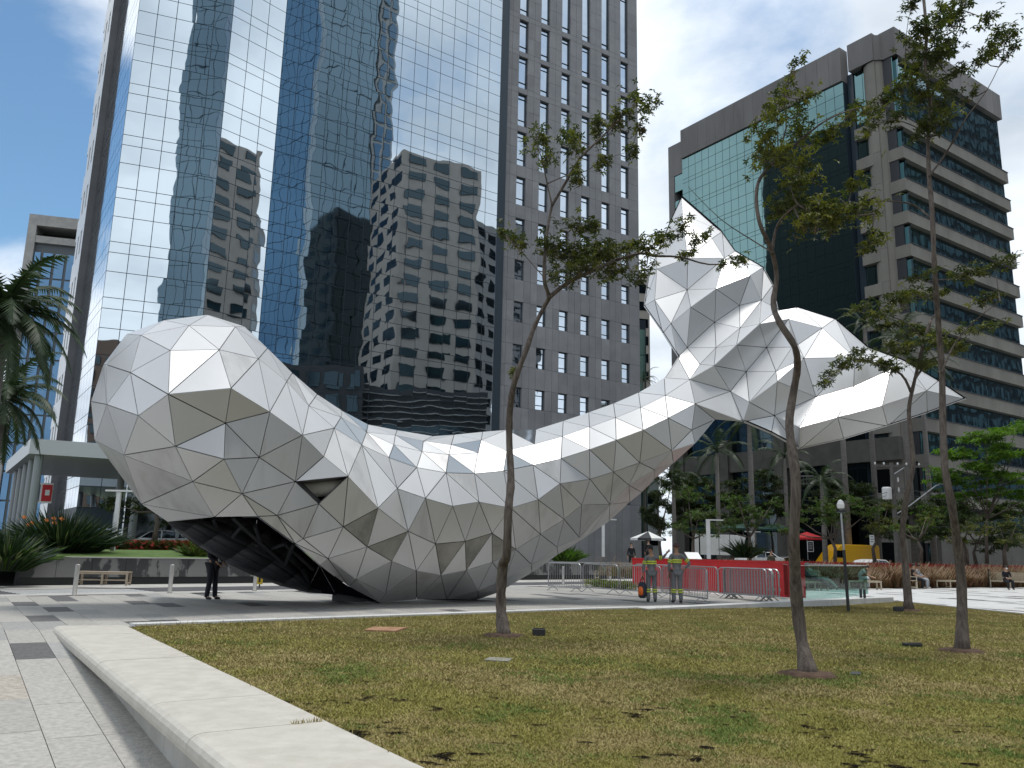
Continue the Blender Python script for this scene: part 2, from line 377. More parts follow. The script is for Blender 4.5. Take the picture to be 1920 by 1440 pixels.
# ---------------------------------------------------------------- buildings
class Facade:                            # vertical plane: s along it, z up, o outwards
    def __init__(f, p, ang, flip=False):
        f.p = Vector((p[0], p[1], 0)); a = R(ang); f.d = Vector((math.sin(a), math.cos(a), 0)); f.n = Vector((math.cos(a), -math.sin(a), 0))
        if flip: f.n = -f.n
    def P(f, s, z, o=0.0): return f.p + f.d*s + f.n*o + Vector((0, 0, z))
    def slab(f, mb, s0, s1, z0, z1, o0, o1, mi=0):
        return mb.hexa([f.P(s0,z0,o1), f.P(s1,z0,o1), f.P(s1,z0,o0), f.P(s0,z0,o0)], [f.P(s0,z1,o1), f.P(s1,z1,o1), f.P(s1,z1,o0), f.P(s0,z1,o0)], mi)
    def vis(f, s0, s1, z0, z1): return area_px([f.P(s0,z0), f.P(s1,z0), f.P(s1,z1), f.P(s0,z1)])
def spread(items, limit, name, m, parent, origin, tilt=0.0, small=60):
    """items: (facade, s0, s1, z0, z1, o0, o1[, mat]) - the largest in view become pieces, the rest one joined piece"""
    items = sorted(items, key=lambda q: -q[0].vis(*q[1:5]))
    rest = {}
    cache = {}
    for i, q in enumerate(items):
        f, s0, s1, z0, z1, o0, o1 = q[:7]; mm = q[7] if len(q) > 7 else m
        if i < limit and f.vis(s0, s1, z0, z1) > small:
            w, h, t = s1-s0, z1-z0, o1-o0; key = (round(w, 2), round(h, 2), round(t, 3), mm.name)
            if key not in cache:
                b = MB(); b.hexa([(-w/2,-t/2,-h/2),(w/2,-t/2,-h/2),(w/2,t/2,-h/2),(-w/2,t/2,-h/2)], [(-w/2,-t/2,h/2),(w/2,-t/2,h/2),(w/2,t/2,h/2),(-w/2,t/2,h/2)])
                o = b.build(name, mm, parent); cache[key] = o.data
            else:
                o = bpy.data.objects.new(name, cache[key]); link(o, parent)
            o.location = f.P((s0+s1)/2, (z0+z1)/2, (o0+o1)/2) - origin
            ang = math.atan2(f.d.y, f.d.x)
            if tilt: o.rotation_euler = (random.gauss(0, tilt), 0, ang + random.gauss(0, tilt))
            else: o.rotation_euler = (0, 0, ang)
        else:
            f.slab(rest.setdefault(mm, MB()), s0, s1, z0, z1, o0, o1)
    for mm, b in rest.items():
        b.v = [v - origin for v in b.v]
        b.build(name+'_rest', mm, parent, kind='stuff')
def rel(mb, origin): mb.v = [v - origin for v in mb.v]; return mb

granite = mat('granite_cladding', (.21,.213,.223), .5, 0, (.265,.267,.275), .5, 8, .05, 20, vary=.10, coord='World', spec=.35)
granite_d = mat('granite_recess', (.04,.042,.048), .6)
mullion = mat('mullion', (.018,.035,.05), .5)
navy = mat('navy_return', (.03,.045,.062), .3)
curtain = glass_mat('mirror_curtain_glass', (.66,.73,.77), .012, 1, .28, .30, .05)
window_g = glass_mat('window_glass', (.62,.69,.76), .02, 1, .35, .6, .04)
# the mirror glass tower
TO = Vector((-15, 70, 0))
tw = empty('office_tower', TO, label='tall office tower with mirror glass front and grey granite side behind the whale', cat='office tower')
PL_ = (-30.55, 59.45); PK = (-23.94, 61.97); PM = (-20.66, 65.63); PR = (-1.88, 78.60)
def between(a, b):
    v = Vector((b[0]-a[0], b[1]-a[1])); return Facade(a, math.degrees(math.atan2(v.x, v.y))), v.length
faces = [between(PL_, PK), between(PK, PM), between(PM, PR)]
TOPZ = 72
core = MB()
for f, ln in faces: f.slab(core, 0, ln, 2.5, TOPZ, -.5, -.06)
rel(core, TO).build('wall', mullion, tw)
items = []
def zrows():
    k = -4
    while True:
        z = 19.42+4.38*k
        if z > TOPZ: break
        yield (z-2.35, z-.85-0.0); yield (z-.85, z); yield (z, z+2.03)
        k += 1
for f, ln in faces:
    n = max(1, round(ln/1.42)); w = ln/n
    for i in range(n):
        for z0, z1 in zrows():
            if z0 < 2: continue
            items.append((f, i*w+.025, (i+1)*w-.025, z0+.025, z1-.025, -.06, -.02))
spread(items, 300, 'glass_pane', curtain, tw, TO, tilt=.0022)
# left return wall of the glass volume, dark pier, pale side wall with slot windows
ret = Facade(PL_, -34.5, flip=True); rb = MB(); ret.slab(rb, .05, 12.0, 2.5, TOPZ, -.4, -.05); rel(rb, TO).build('wall', mullion, tw)
it = []
for z0, z1 in zrows():
    if z0 > 2:
        for k in range(8): it.append((ret, .1+k*1.48, .1+k*1.48+1.43, z0+.025, z1-.025, -.05, -.01))
spread(it, 120, 'side_pane', glass_mat('side_glass', (.75,.8,.85), .05, 1, .3, .5, .03), tw, TO, small=20)
pp = ret.P(12.0, 0)
pier = Facade((pp.x, pp.y), 57.9)
pb = MB(); pier.slab(pb, -.6, .1, 2.5, TOPZ, -.6, 0)
rel(pb, TO).build('pier', mat('granite_pier', (.085,.087,.09), .6, 0, (.12,.12,.125), .4, 8, .1, coord='World'), tw)
sp = pier.P(-.6, 0); side = Facade((sp.x, sp.y), -34.5, flip=True)
pale = mat('pale_cladding', (.62,.63,.64), .3, 0, (.70,.71,.72), .3, 6, coord='World')
it = []; z = 2.5
sb = MB(); side.slab(sb, 0, 5.6, 2.5, TOPZ, -.6, -.12); rel(sb, TO).build('wall', granite_d, tw)
while z < TOPZ-4:
    it.append((side, .05, 5.6, z+.03, z+2.2-.03, -.12, 0, pale))
    for k in range(3):
        it.append((side, .05+k*1.85, 1.15+k*1.85, z+2.2, z+4.38, -.12, 0, pale))
    z += 4.38
spread(it, 200, 'cladding_panel', pale, tw, TO, small=15)
# right: dark return, then the granite wall with punched windows
gp = at(925, 700, 79.0); gf = Facade((-1.44, 79.25), 57.9)
rr = Facade(PR, 57.9); b = MB()
g = MB(); g.hexa([Vector((*PR, 2)), Vector((PR[0]+.75, PR[1]+.45, 2)), Vector((-1.1, 79.9, 2)), Vector((-2.4, 80.3, 2))], [Vector((*PR, TOPZ)), Vector((PR[0]+.75, PR[1]+.45, TOPZ)), Vector((-1.1, 79.9, TOPZ)), Vector((-2.4, 80.3, TOPZ))])
rel(g, TO).build('corner_fin', navy, tw)
g = MB(); gf.slab(g, -.3, 18.2, 0, TOPZ, -1.2, -.42); gf.slab(g, 17.7, 18.2, 0, TOPZ, -22, -1.2); rel(g, TO).build('wall', granite_d, tw)
tops = [8.65,13.05,17.45,21.8,26.24,30.63,35.12,39.69,44.79,49.21,53.53,57.93,66.7,71.2]
bots = [6.6,11.0,15.44,19.64,24.09,28.52,32.64,36.60,40.98,45.45,49.83,54.09,58.56,67.4]
cl, win = [], []
cols = [(1.70+2.79*i, 2.83+2.79*i) for i in range(6)]
edges = [-.05] + [c for q in cols for c in q] + [18.2]
zcuts = [0] + [v for a, b in zip(bots, tops) for v in (a, b)] + [TOPZ]
for j in range(len(zcuts)-1):
    z0, z1 = zcuts[j], zcuts[j+1]; iswin = j % 2 == 1
    for i in range(len(edges)-1):
        s0, s1 = edges[i], edges[i+1]
        if iswin and i % 2 == 1:
            win.append((s0, s1, z0, z1)); continue
        n = max(1, round((z1-z0)/2.2)) if (iswin and z1-z0 > 2.6) else 1
        m_ = 2 if (s1-s0 > 1.62) else 1
        for k in range(n):
            for q in range(m_):
                a0 = s0+(s1-s0)*q/m_; a1 = s0+(s1-s0)*(q+1)/m_
                cl.append((gf, a0+.012, a1-.012, z0+(z1-z0)*k/n+.012, z0+(z1-z0)*(k+1)/n-.012, -.42, 0))
spread(cl, 300, 'granite_panel', granite, tw, TO, small=60)
for s0, s1, z0, z1 in win:
    c = gf.P((s0+s1)/2, (z0+z1)/2, -.33) - TO
    f = MB(); h = z1-z0; w = s1-s0; t = .07
    for (x, zc, ww, hh) in ((-w/2+t/2, 0, t, h), (w/2-t/2, 0, t, h), (0, h/2-t/2, w-2*t, t), (0, -h/2+t/2, w-2*t, t), (0, h/2-.55, w-2*t, .05), (0, -h/2+.75 if h > 3 else -h/2+.5, w-2*t, .05)):
        f.box((x, -.05, zc), (ww, .1, hh))
    o = f.build('window', mullion, tw); o.location = c; o.rotation_euler = (0, 0, math.atan2(gf.d.y, gf.d.x))
    p = MB(); p.box((0, 0, 0), (w-.1, .03, h-.1)); q = p.build('pane', window_g, o); q.rotation_euler = (random.gauss(0, .004), 0, random.gauss(0, .004))
# low entrance canopy at the foot of the tower
cc = G(58, 1075); CY = 41.0
c0 = at(58, 822, CY)
cn = empty('entrance_canopy', (c0.x, c0.y, 0), label='white flat entrance canopy on tall grey columns left of the whale', cat='canopy')
CO = Vector((c0.x, c0.y, 0)); H = c0.z
ff = Facade((c0.x, c0.y), 62); fl_ = Facade((c0.x, c0.y), -34.5, flip=True)
b = MB(); b.hexa([ff.P(0,H-.75), ff.P(16,H-.75), ff.P(16,H-.75)+fl_.d*15, fl_.P(15,H-.75)], [ff.P(0,H), ff.P(16,H), ff.P(16,H)+fl_.d*15, fl_.P(15,H)]); rel(b, CO).build('roof', mat('canopy_metal', (.5,.52,.53), .4, .2), cn)
for s, t in ((.5,.4),(.5,3.4),(.5,6.4),(.5,9.4),(.5,12.4),(5.5,2.5),(5.5,7.5),(8.5,5.5),(11,2.5)):
    p = ff.P(s, 0)+fl_.d*t; b = MB(); b.lathe((0,0,0), [(.2,.7),(.2,H-.76)], 14); o = b.build('column', mat('canopy_column', (.25,.27,.28), .45, .2) if 'canopy_column' not in bpy.data.materials else bpy.data.materials['canopy_column'], cn, smooth=False); o.location = p - CO
b = MB(); b.hexa([ff.P(6,0)+fl_.d*8, ff.P(22,0)+fl_.d*8, ff.P(22,0)+fl_.d*8.4, ff.P(6,0)+fl_.d*8.4], [ff.P(6,H-.8)+fl_.d*8, ff.P(22,H-.8)+fl_.d*8, ff.P(22,H-.8)+fl_.d*8.4, ff.P(6,H-.8)+fl_.d*8.4]); rel(b, CO).build('lobby_glass', glass_mat('lobby_dark_glass', (.10,.12,.13), .08, 1), cn)

# ---------------- green glass building on the right
conc = mat('beige_precast', (.185,.175,.152), .75, 0, (.25,.238,.208), .35, 9, .1, 12, vary=.04, coord='World', stretch=(1,1,.4))
conc_g = mat('grey_precast', (.15,.144,.14), .8, 0, (.215,.207,.20), .3, 9, .1, 12, vary=.05, coord='World', stretch=(1,1,.25))
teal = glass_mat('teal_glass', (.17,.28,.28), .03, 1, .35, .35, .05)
teal_k = glass_mat('shaded_teal_glass', (.06,.085,.095), .04, 1, .35, .35, .05)  # same teal glass, lower floors' shade and dark reflections put into the colour
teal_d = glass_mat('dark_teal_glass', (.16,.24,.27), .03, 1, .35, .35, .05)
BO = Vector((46, 98, 0))
gb = empty('glass_office_block', BO, label='broad office block with green glass front and beige concrete bands', cat='office building')
C0 = (46.2, 92.0); rf = Facade(C0, 55.5); lf0 = Facade(C0, -35.6, flip=True); RL = 26.3
TOPB, PARB = 66.2, 62.5
b = MB(); rf.slab(b, .0, RL, 0, PARB, -20, -.6); rel(b, BO).build('wall', granite_d, gb)
it = []
nseg = 12
for i in range(nseg):
    s0 = RL*i/nseg; s1 = RL*(i+1)/nseg; it.append((rf, s0+.02, s1-.02, PARB, TOPB, -.6, .15, conc_g))
lev = [54.4-4.12*k for k in range(13)]
for z in lev:
    for i in range(3): it.append((rf, RL*i/3+.015, RL*(i+1)/3-.015, z-1.5, z, -.6, .12, conc))
it_p = []
for k, z in enumerate([PARB]+[l-1.5 for l in lev]):
    z1 = z; z0 = lev[k] if k < len(lev) else 0
    if z0 < 0 or z1-z0 < .6: continue
    for i in range(16):
        it_p.append((rf, RL*i/16+.03, RL*(i+1)/16-.03, z0+.03, z1-.03, -.58, -.5, teal_d if i > 2 else teal))
    g = MB(); rf.slab(g, 0, RL, z0-.0, z0+.08, -.5, .22); rel(g, BO).build('sill', mullion, gb)
# stepped corner: small return of the bands, round column, window pier, fin, curtain wall
lz = lf0
for z in lev:
    it.append((lz, -.12, 1.9, z-1.5, z, -.62, .12, conc))
it.append((lz, -.15, 1.9, PARB, TOPB, -.62, .15, conc_g))
for k, z in enumerate([PARB]+[l-1.5 for l in lev]):
    z0 = lev[k] if k < len(lev) else 0
    if z-z0 > .6: it_p.append((lz, 0.05, 1.85, z0+.03, z-.03, -.6, -.5, teal_d))
colp = lz.P(3.0, 0, -.5) ; b = MB(); b.lathe(colp-BO, [(1.35, 0), (1.35, PARB)], 28); b.build('round_column', conc, gb, smooth=False)
b = MB(); b.lathe(colp-BO, [(1.6, PARB), (1.6, TOPB-.3)], 28); b.build('column_head', conc_g, gb)
q0 = lz.P(2.9, 0, .9); lf = Facade((q0.x, q0.y), -35.6, flip=True)
# pier + window column
for k in range(len(lev)+1):
    zt = PARB if k == 0 else lev[k-1]; zb = lev[k] if k < len(lev) else 0
    it.append((lf, -.6, .3, zb+.02, zt-.02, -1.0, 0, conc))
    it.append((lf, .32, 2.6, zb-1.45, zb-.02, -1.0, 0, conc)) if zb > 2 else None
    it_p.append((lf, .36, 1.44, zb+.04, (zt-1.5 if k else zt)-.04, -.8, -.7, teal)); it_p.append((lf, 1.5, 2.58, zb+.04, (zt-1.5 if k else zt)-.04, -.8, -.7, teal))
it.append((lf, -.65, 2.75, PARB, TOPB, -1.0, .2, conc_g))
b = MB(); lf.slab(b, 2.64, 3.4, 0, PARB, -3, -.5); rel(b, BO).build('recess', navy, gb)
cw0, cw1, LL = 3.5, 31.0, 33.9
b = MB(); lf.slab(b, 0, LL, 0, PARB, -18, -1.2); lf.slab(b, cw0, cw1, 8, PARB-1, -1.2, .3); rel(b, BO).build('wall', mullion, gb)
for i in range(16):
    s0 = cw0+(cw1-cw0)*i/16; it.append((lf, s0+.015, cw0+(cw1-cw0)*(i+1)/16-.015, PARB-1, TOPB, -1.0, .62, conc_g))
it.append((lf, cw1, LL, PARB-3.2, TOPB-1.6, -1.0, .3, conc_g))
for k in range(15):
    it.append((lf, cw1+1.75, LL, PARB-3.2-4.12*(k+1)+.01, PARB-3.2-4.12*k-.01, -1.0, .3, conc_g))
    it_p.append((lf, cw1+.04, cw1+1.72, PARB-3.3-4.12*k-2.6, PARB-3.3-4.12*k, -.9, .2, teal))
spread(it, 300, 'precast_panel', conc, gb, BO, small=40)
nC = 21; w = (cw1-cw0)/nC; it = []
z = PARB-1.0
while z > 9:
    for (d0, d1) in ((0, 1.75), (1.75, 3.5), (3.5, 4.12)):
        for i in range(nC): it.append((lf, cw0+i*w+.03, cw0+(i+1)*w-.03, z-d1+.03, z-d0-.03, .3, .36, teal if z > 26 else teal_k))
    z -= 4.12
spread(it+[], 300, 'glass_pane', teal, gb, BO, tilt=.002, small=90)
spread(it_p, 240, 'window_pane', teal_d, gb, BO, tilt=.003, small=60)
pod = mat('shaded_podium_concrete', (.07,.066,.058), .6, 0, (.11,.103,.09), .5, 8, .1, coord='World')  # podium concrete with the deep tree shade put into its colour
# podium with piers
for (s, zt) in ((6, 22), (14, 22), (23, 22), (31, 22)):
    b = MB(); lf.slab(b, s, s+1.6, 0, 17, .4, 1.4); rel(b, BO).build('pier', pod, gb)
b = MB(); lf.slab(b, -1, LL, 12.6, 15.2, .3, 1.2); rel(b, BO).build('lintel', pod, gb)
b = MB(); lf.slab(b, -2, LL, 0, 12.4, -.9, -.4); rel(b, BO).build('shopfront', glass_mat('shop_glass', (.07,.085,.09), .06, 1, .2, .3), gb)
# podium to the right
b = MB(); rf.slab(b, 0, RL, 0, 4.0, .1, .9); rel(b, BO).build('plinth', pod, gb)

# ---------------- further buildings
def simple_tower(name, label, cat, p, ang, w, d, h, wall, glassm, pitch=4.0, pw=2.4, band=1.3, cols=None, z0=0, lim=150, frame=True):
    f = Facade(p, ang); o_ = Vector((p[0], p[1], 0)); e = empty(name, o_, label=label, cat=cat)
    b = MB(); f.slab(b, 0, w, z0, h, -d, -.15); rel(b, o_).build('wall', wall, e)
    it = []
    fl = Facade(p, ang-90, flip=True); fr_p = f.P(w, 0); fr = Facade((fr_p.x, fr_p.y), ang-90)
    for F, ww in ((f, w), (fl, d), (fr, d)):
        n = max(1, int(ww/pw)); q = ww/n
        z = z0+3
        while z+pitch-band < h-1:
            for i in range(n): it.append((F, i*q+q*.12, (i+1)*q-q*.12, z, z+pitch-band, -.16, .02 if F is not f else -.05))
            z += pitch
    spread(it, lim, 'window', glassm, e, o_, small=25, tilt=.003)
    return e, f
# ---------------- the city across the street, behind the viewer, that the mirror glass shows
def mirror_pt(F, p):
    v = Vector((p.x, p.y, 0)); return v - F.n*2*(v-F.p).dot(F.n)
def facing(face, u0, u1, y0, y1, vtop, name, label, wall, glassm, pitch=4.0, pw=3.0, band=1.3, d=22, ztop=None, cat='tower', fins=None):
    F = faces[face][0]
    a = at(u0, 400, y0); c = at(u1, 400, y1); h = ztop or max(at(u0, vtop, y0).z, at(u1, vtop, y1).z)
    A, B = mirror_pt(F, a), mirror_pt(F, c)
    # the wall must look back at the mirror tower
    v = B-A; ang = math.degrees(math.atan2(v.x, v.y)); f = Facade((A.x, A.y), ang)
    if f.n.dot(F.p-A) < 0: f = Facade((B.x, B.y), ang+180)
    w = v.length; o_ = Vector((f.p.x, f.p.y, 0)); e = empty(name, o_, label=label, cat=cat)
    b = MB(); f.slab(b, 0, w, -.5, h, -d, -.2); rel(b, o_).build('wall', wall, e)
    it = []
    l1 = Facade((f.p.x, f.p.y), math.degrees(math.atan2(f.d.x, f.d.y))-90)
    if l1.n.dot(f.d) > 0: l1.n = -l1.n
    if l1.d.dot(f.n) > 0: l1.d = -l1.d
    r1 = Facade((f.p.x, f.p.y), 0); r1.p = f.P(w, 0); r1.d = l1.d; r1.n = f.d.copy()
    for Fk, ww in ((f, w), (l1, d), (r1, d)):
        n = max(1, int(ww/pw)); q = ww/n; z = 2
        while z+pitch-band < h:
            for i in range(n): it.append((Fk, i*q+q*.025 if band < .6 else i*q+q*.2, (i+1)*q-q*.025 if band < .6 else (i+1)*q-q*.2, z, z+pitch-band, -.15, .03))
            z += pitch
    spread(it, 0, 'window', glassm, e, o_)
    return e, f, w, h, o_
blue = glass_mat('deep_blue_glass', (.075,.15,.24), .08, 1, .3, .15, .05)
blue2 = glass_mat('grey_blue_glass', (.15,.21,.25), .10, 1, .3, .15, .05)
steel_l = mat('pale_grey_wall', (.30,.31,.31), .6); dk = mat('charcoal_wall', (.03,.035,.04), .6)
beige = mat('sand_render', (.30,.27,.245), .8, 0, (.36,.33,.30), .2, 6, coord='World')
win_d = glass_mat('dark_window', (.06,.08,.09), .1)
facing(2, 488, 580, 178, 170, -400, 'blue_glass_tower', 'narrow deep blue glass tower mirrored in the left half of the mirror front', dk, blue, 3.9, 2.2, .12, 26)
facing(2, 584, 690, 168, 176, -400, 'grey_blue_tower', 'broad grey blue glass tower mirrored in the middle of the mirror front', dk, blue2, 3.9, 2.2, .12, 30)
facing(2, 694, 728, 178, 182, -400, 'slim_pale_tower', 'slim pale grey tower mirrored right of the blue towers', steel_l, blue2, 3.9, 2.6, .8, 20)
facing(2, 752, 900, 150, 158, 318, 'sand_apartment_tower', 'sand coloured apartment tower mirrored low in the right of the mirror front', beige, win_d, 3.5, 5.2, 1.7, 20)
e, f, w, h, o_ = facing(2, 690, 925, 138, 140, 735, 'louvred_car_park', 'black louvred car park block mirrored above the whale back', dk, win_d, 30, 50, 10, 14, cat='car park')
z = 2
while z < h-.6:
    b = MB(); f.slab(b, -.2, w+.2, z, z+.12, .0, .35); rel(b, o_).build('louvre', steel_l, e); z += 1.05
facing(1, 404, 440, 150, 150, 345, 'grey_slab_block', 'grey slab block with roof frame mirrored beside the fold of the mirror front', mat('mid_grey_wall', (.17,.17,.17), .7), win_d, 3.6, 4.2, 1.6, 18)
facing(0, 318, 392, 170, 170, -400, 'navy_tower', 'navy glass tower mirrored at the left end of the mirror front', dk, blue2, 3.9, 2.0, .12, 10)
facing(0, 200, 312, 160, 160, 640, 'brick_town_block', 'low brown block mirrored at the bottom left of the mirror front', mat('brown_wall', (.16,.11,.085), .8), win_d, 3.4, 3, 1.6, 18)
facing(2, 480, 700, 130, 135, 690, 'dark_office_row', 'low dark office row mirrored below the blue towers', dk, win_d, 3.6, 3, 1.0, 18)

faces.append((rf, RL))
facing(3, 1716, 1925, 190, 205, 215, 'dark_glass_slab', 'dark glass slab block mirrored in the window bands of the right hand office block', dk, glass_mat('slate_glass', (.10,.14,.16), .12), 3.9, 2.6, 1.2, 20)
# ---------------------------------------------------------------- the faceted whale sculpture
def crop(x0, y0, s): return lambda *q: [(x0+a/s, y0+b/s) for a, b in q]
Z5 = crop(160, 560, 3.5556); Z7 = crop(160, 840, 3.5556); Z8 = crop(600, 840, 3.5556); Z6 = crop(500, 640, 3.5556); Z9 = crop(900, 660, 3.5556)
ZA = crop(1190, 350, 6); ZB = crop(1190, 540, 6); ZC = crop(1400, 540, 6); ZD = crop(1400, 640, 6); ZE = crop(1600, 600, 8)
V = {}
def put(pre, fn, *q):
    for i, p in enumerate(fn(*q)): V[pre+str(i+1)] = p
# head
put('a', Z5, (815,107),(527,143),(275,235),(120,440),(38,685),(62,945),(375,1370))
put('b', Z5, (690,178),(370,243),(1000,187),(1060,185),(565,345),(893,340),(140,440),(300,492),(1155,400),(1215,330),(552,637),(972,597),(143,706),(352,780),(1230,755),(1343,552),(1380,495),(935,830),(600,985),(255,1043),(1448,910),(1490,715),(1530,660),(1545,637),(925,1070),(1160,1058),(715,1220),(1045,1300),(1400,1220),(1590,1052),(1752,1185),(1660,862),(1705,790),(1710,745),(1843,975),(1875,890),(1557,1368))
# b1..b38 follow the list order: 1 690,178  2 370,243  3 1000,187  4 1060,185  5 565,345  6 893,340  7 140,440  8 300,492  9 1155,400 10 1215,330
# 11 552,637 12 972,597 13 143,706 14 352,780 15 1230,755 16 1343,552 17 1380,495 18 935,830 19 600,985 20 255,1043 21 1448,910 22 1490,715
# 23 1530,660 24 1545,637 25 925,1070 26 1160,1058 27 715,1220 28 1045,1300 29 1400,1220 30 1590,1052 31 1752,1185 32 1660,862 33 1705,790 34 1710,745 35 1843,975 36 1875,890 37 1557,1368
put('c', Z7, (550,493),(860,462),(1150,456),(1280,450),(1453,605),(1398,637),(1720,525),(1618,738),(1565,782),(1805,875),(1760,925))
put('d', Z8, (388,400),(315,660),(515,270),(588,555),(478,755),(438,972),(395,1030),(645,130),(840,165),(703,335),(885,388),(770,640),(642,820),(645,1010),(806,848),(845,1007),(968,622),(975,815),(1060,360),(1030,170),(1147,568),(1148,762),(1052,950),(1053,1010),(1225,152),(1272,400),(1305,675),(1235,872),(1455,345),(1420,113),(1470,575),(1408,775),(1413,830),(1608,70),(1600,238),(1628,475),(1580,660),(1587,710),(1800,208),(1745,380),(1730,598),(1192,962))
# d1 388,400 d2 315,660 d3 515,270 d4 588,555 d5 478,755 d6 438,972 d7 395,1030 d8 645,130 d9 840,165 d10 703,335 d11 885,388 d12 770,640 d13 642,820
# d14 645,1010 d15 806,848 d16 845,1007 d17 968,622 d18 975,815 d19 1060,360 d20 1030,170 d21 1147,568 d22 1148,762 d23 1052,950 d24 1053,1010 d25 1225,152
# d26 1272,400 d27 1305,675 d28 1235,872 d29 1455,345 d30 1420,113 d31 1470,575 d32 1408,775 d33 1413,830 d34 1608,70 d35 1600,238 d36 1628,475 d37 1580,660
# d38 1587,710 d39 1800,208 d40 1745,380 d41 1730,598 d42 1192,962
put('e', Z6, (676,554),(858,625),(848,688),(815,775),(1035,735),(1045,665),(1110,632),(1215,755),(1230,690),(1250,622),(1410,742),(1430,658),(1440,603),(1600,730),(1600,590),(1785,685),(1795,588),(500,462),(870,592))
# e1 sil  e2 858,625 e3 848,688 e4 815,775 e5 1035,735 e6 1045,665 e7 1110,632 sil e8 1215,755 e9 1230,690 e10 1250,622 e11 1410,742 e12 1430,658 e13 sil e14 1600,730 e15 sil e16 1785,685 e17 sil
put('f', Z9, (555,460),(548,563),(725,402),(730,500),(730,650),(890,343),(903,438),(908,587),(1057,270),(1070,370),(1088,520),(1228,172),(1235,290),(1255,440),(1398,183),(1435,345),(890,800),(1065,738),(1278,657),(1413,520),(867,1015),(993,888),(1163,785),(1435,610),(1567,450),(1670,262),(1755,465),(720,1225),(860,1130),(1000,1000),(1080,935),(1160,850),(1290,742))
# tail
put('t', ZA, (527,105),(537,303),(985,505),(1135,720),(1450,905),(1560,1100),(870,582),(1010,805),(250,925),(400,380),(240,760),(155,965),(225,1275),(590,1160),(595,805),(1300,1000),(915,1150),(1425,1280),(1180,1335),(630,1355),(100,1345))
put('s', ZB, (410,400),(315,510),(590,670),(485,780),(900,385),(1185,450),(1405,405),(915,670),(1145,640),(735,858),(893,872),(1485,670),(1255,940),(1590,940),(1290,1285),(1730,350))
put('r', ZC, (575,210),(360,245),(1000,345),(850,450),(575,640),(645,790),(1215,780),(510,665),(345,1050),(780,1225),(1205,1105),(1625,915),(1525,1325),(1370,665))
put('q', ZD, (1025,855),(600,970),(595,1215),(315,835),(275,1040),(1590,955),(1095,1105))
put('p', ZE, (1100,1060),(1700,1185),(1280,905),(760,600),(1110,1400))
# outline, clockwise from the left of the head
OUT = 'a5 a4 a3 a2 a1 b4 b10 b17 b24 b34 e1 e19 e7 e10 e13 e15 e17 f1 f3 f6 f9 f12 s4 s2 t21 t12 t11 t10 t1 t3 t4 t5 t6 r2 r1 r3 r14 p4 p3 p2 p5 q6 q7 q3 q5 f27 f25 f24 f33 f32 f31 f30 f29 f28 d38 d33 d42 d24 d16 d14 d7'.split()
RIM = Z7((1670,972),(1480,957),(1300,912),(1120,842),(930,750),(760,650),(640,560))
MOUTH = 'd7 c11 c9 c6 c3 c2 c1'.split()
for i, p in enumerate(RIM): V['rim%d' % (i+1)] = p
RIMN = ['rim%d' % (i+1) for i in range(7)]
FULL = OUT + RIMN + ['c1', 'a7', 'a6']
FRONT = OUT + MOUTH[1:] + ['a7', 'a6']
def lerp_tab(tab, x):
    if x <= tab[0][0]: return tab[0][1]
    for (x0, y0), (x1, y1) in zip(tab, tab[1:]):
        if x <= x1: return y0+(y1-y0)*(x-x0)/(x1-x0)
    return tab[-1][1]
YC = [(175,19.7),(300,19.6),(430,20.4),(560,21.7),(711,23.5),(781,24.4),(896,25.8),(1000,26.6),(1100,27.1),(1250,27.4),(1400,27.3)]
RP = [(175,185),(420,185),(520,160),(620,150),(720,160),(850,155),(1000,130),(1100,105),(1250,82),(1400,75)]
def seg_d(p, a, b):
    ax_, ay = a; bx_, by = b; dx, dy = bx_-ax_, by-ay; t = max(0, min(1, ((p[0]-ax_)*dx+(p[1]-ay)*dy)/(dx*dx+dy*dy+1e-9)))
    return math.hypot(p[0]-ax_-t*dx, p[1]-ay-t*dy)
def sil_d(p):
    n = len(FULL); return min(seg_d(p, V[FULL[i]], V[FULL[(i+1) % n]]) for i in range(n))
TAILN = set(k for k in V if k[0] in 'tsrqp') | {'f26', 'f27', 'f25'}
# nudges in metres towards (-) or away from (+) the viewer: the creases the panels make
NUDGE = dict(b11=-.25, b12=-.55, b15=-.5, b21=-.5, b30=-.35, b31=-.5, d1=-.4, b6=-.1, b5=-.1, b14=-.25, b20=-.2, b13=-.1, b18=.05, b26=.0,
    d10=-.2, d11=-.3, d19=-.3, d26=-.3, d29=-.2, d35=-.1, d30=-.12, f5=-.2, f8=-.25, f11=-.25, f14=-.25, f16=-.2, d20=-.1, d25=-.1, d9=-.05,
    s11=-.55, s9=-.5, s7=-.6, s16=-.3, s12=.45, s13=.5, f26=.35, s15=-.25, s8=.0, s6=-.1, s5=.45, s3=.3, t19=.4, t20=-.45, t17=-.5, t16=-.55,
    s10=-.1, t14=.3, t15=-.35, t8=-.3, t9=-.25, t7=-.35, t2=-.4, t13=-.2, s1=-.1, r4=-.25, r6=-.15, r7=-.45, r5=.15, r9=-.5, r10=.15, q4=.35, r8=-.2, s14=-.2,
    q2=-.75, q1=-.6, r13=-.65, p1=-.45, r11=-.15, r12=-.4)
WY, WB = {}, {}
def tail_y(p, y0=27.3, s=.52, z0=7.0):
    d = ray(*p); tn = d.z/d.y; return (y0 - s*z0 + s*EYE.z)/(1 - s*tn)
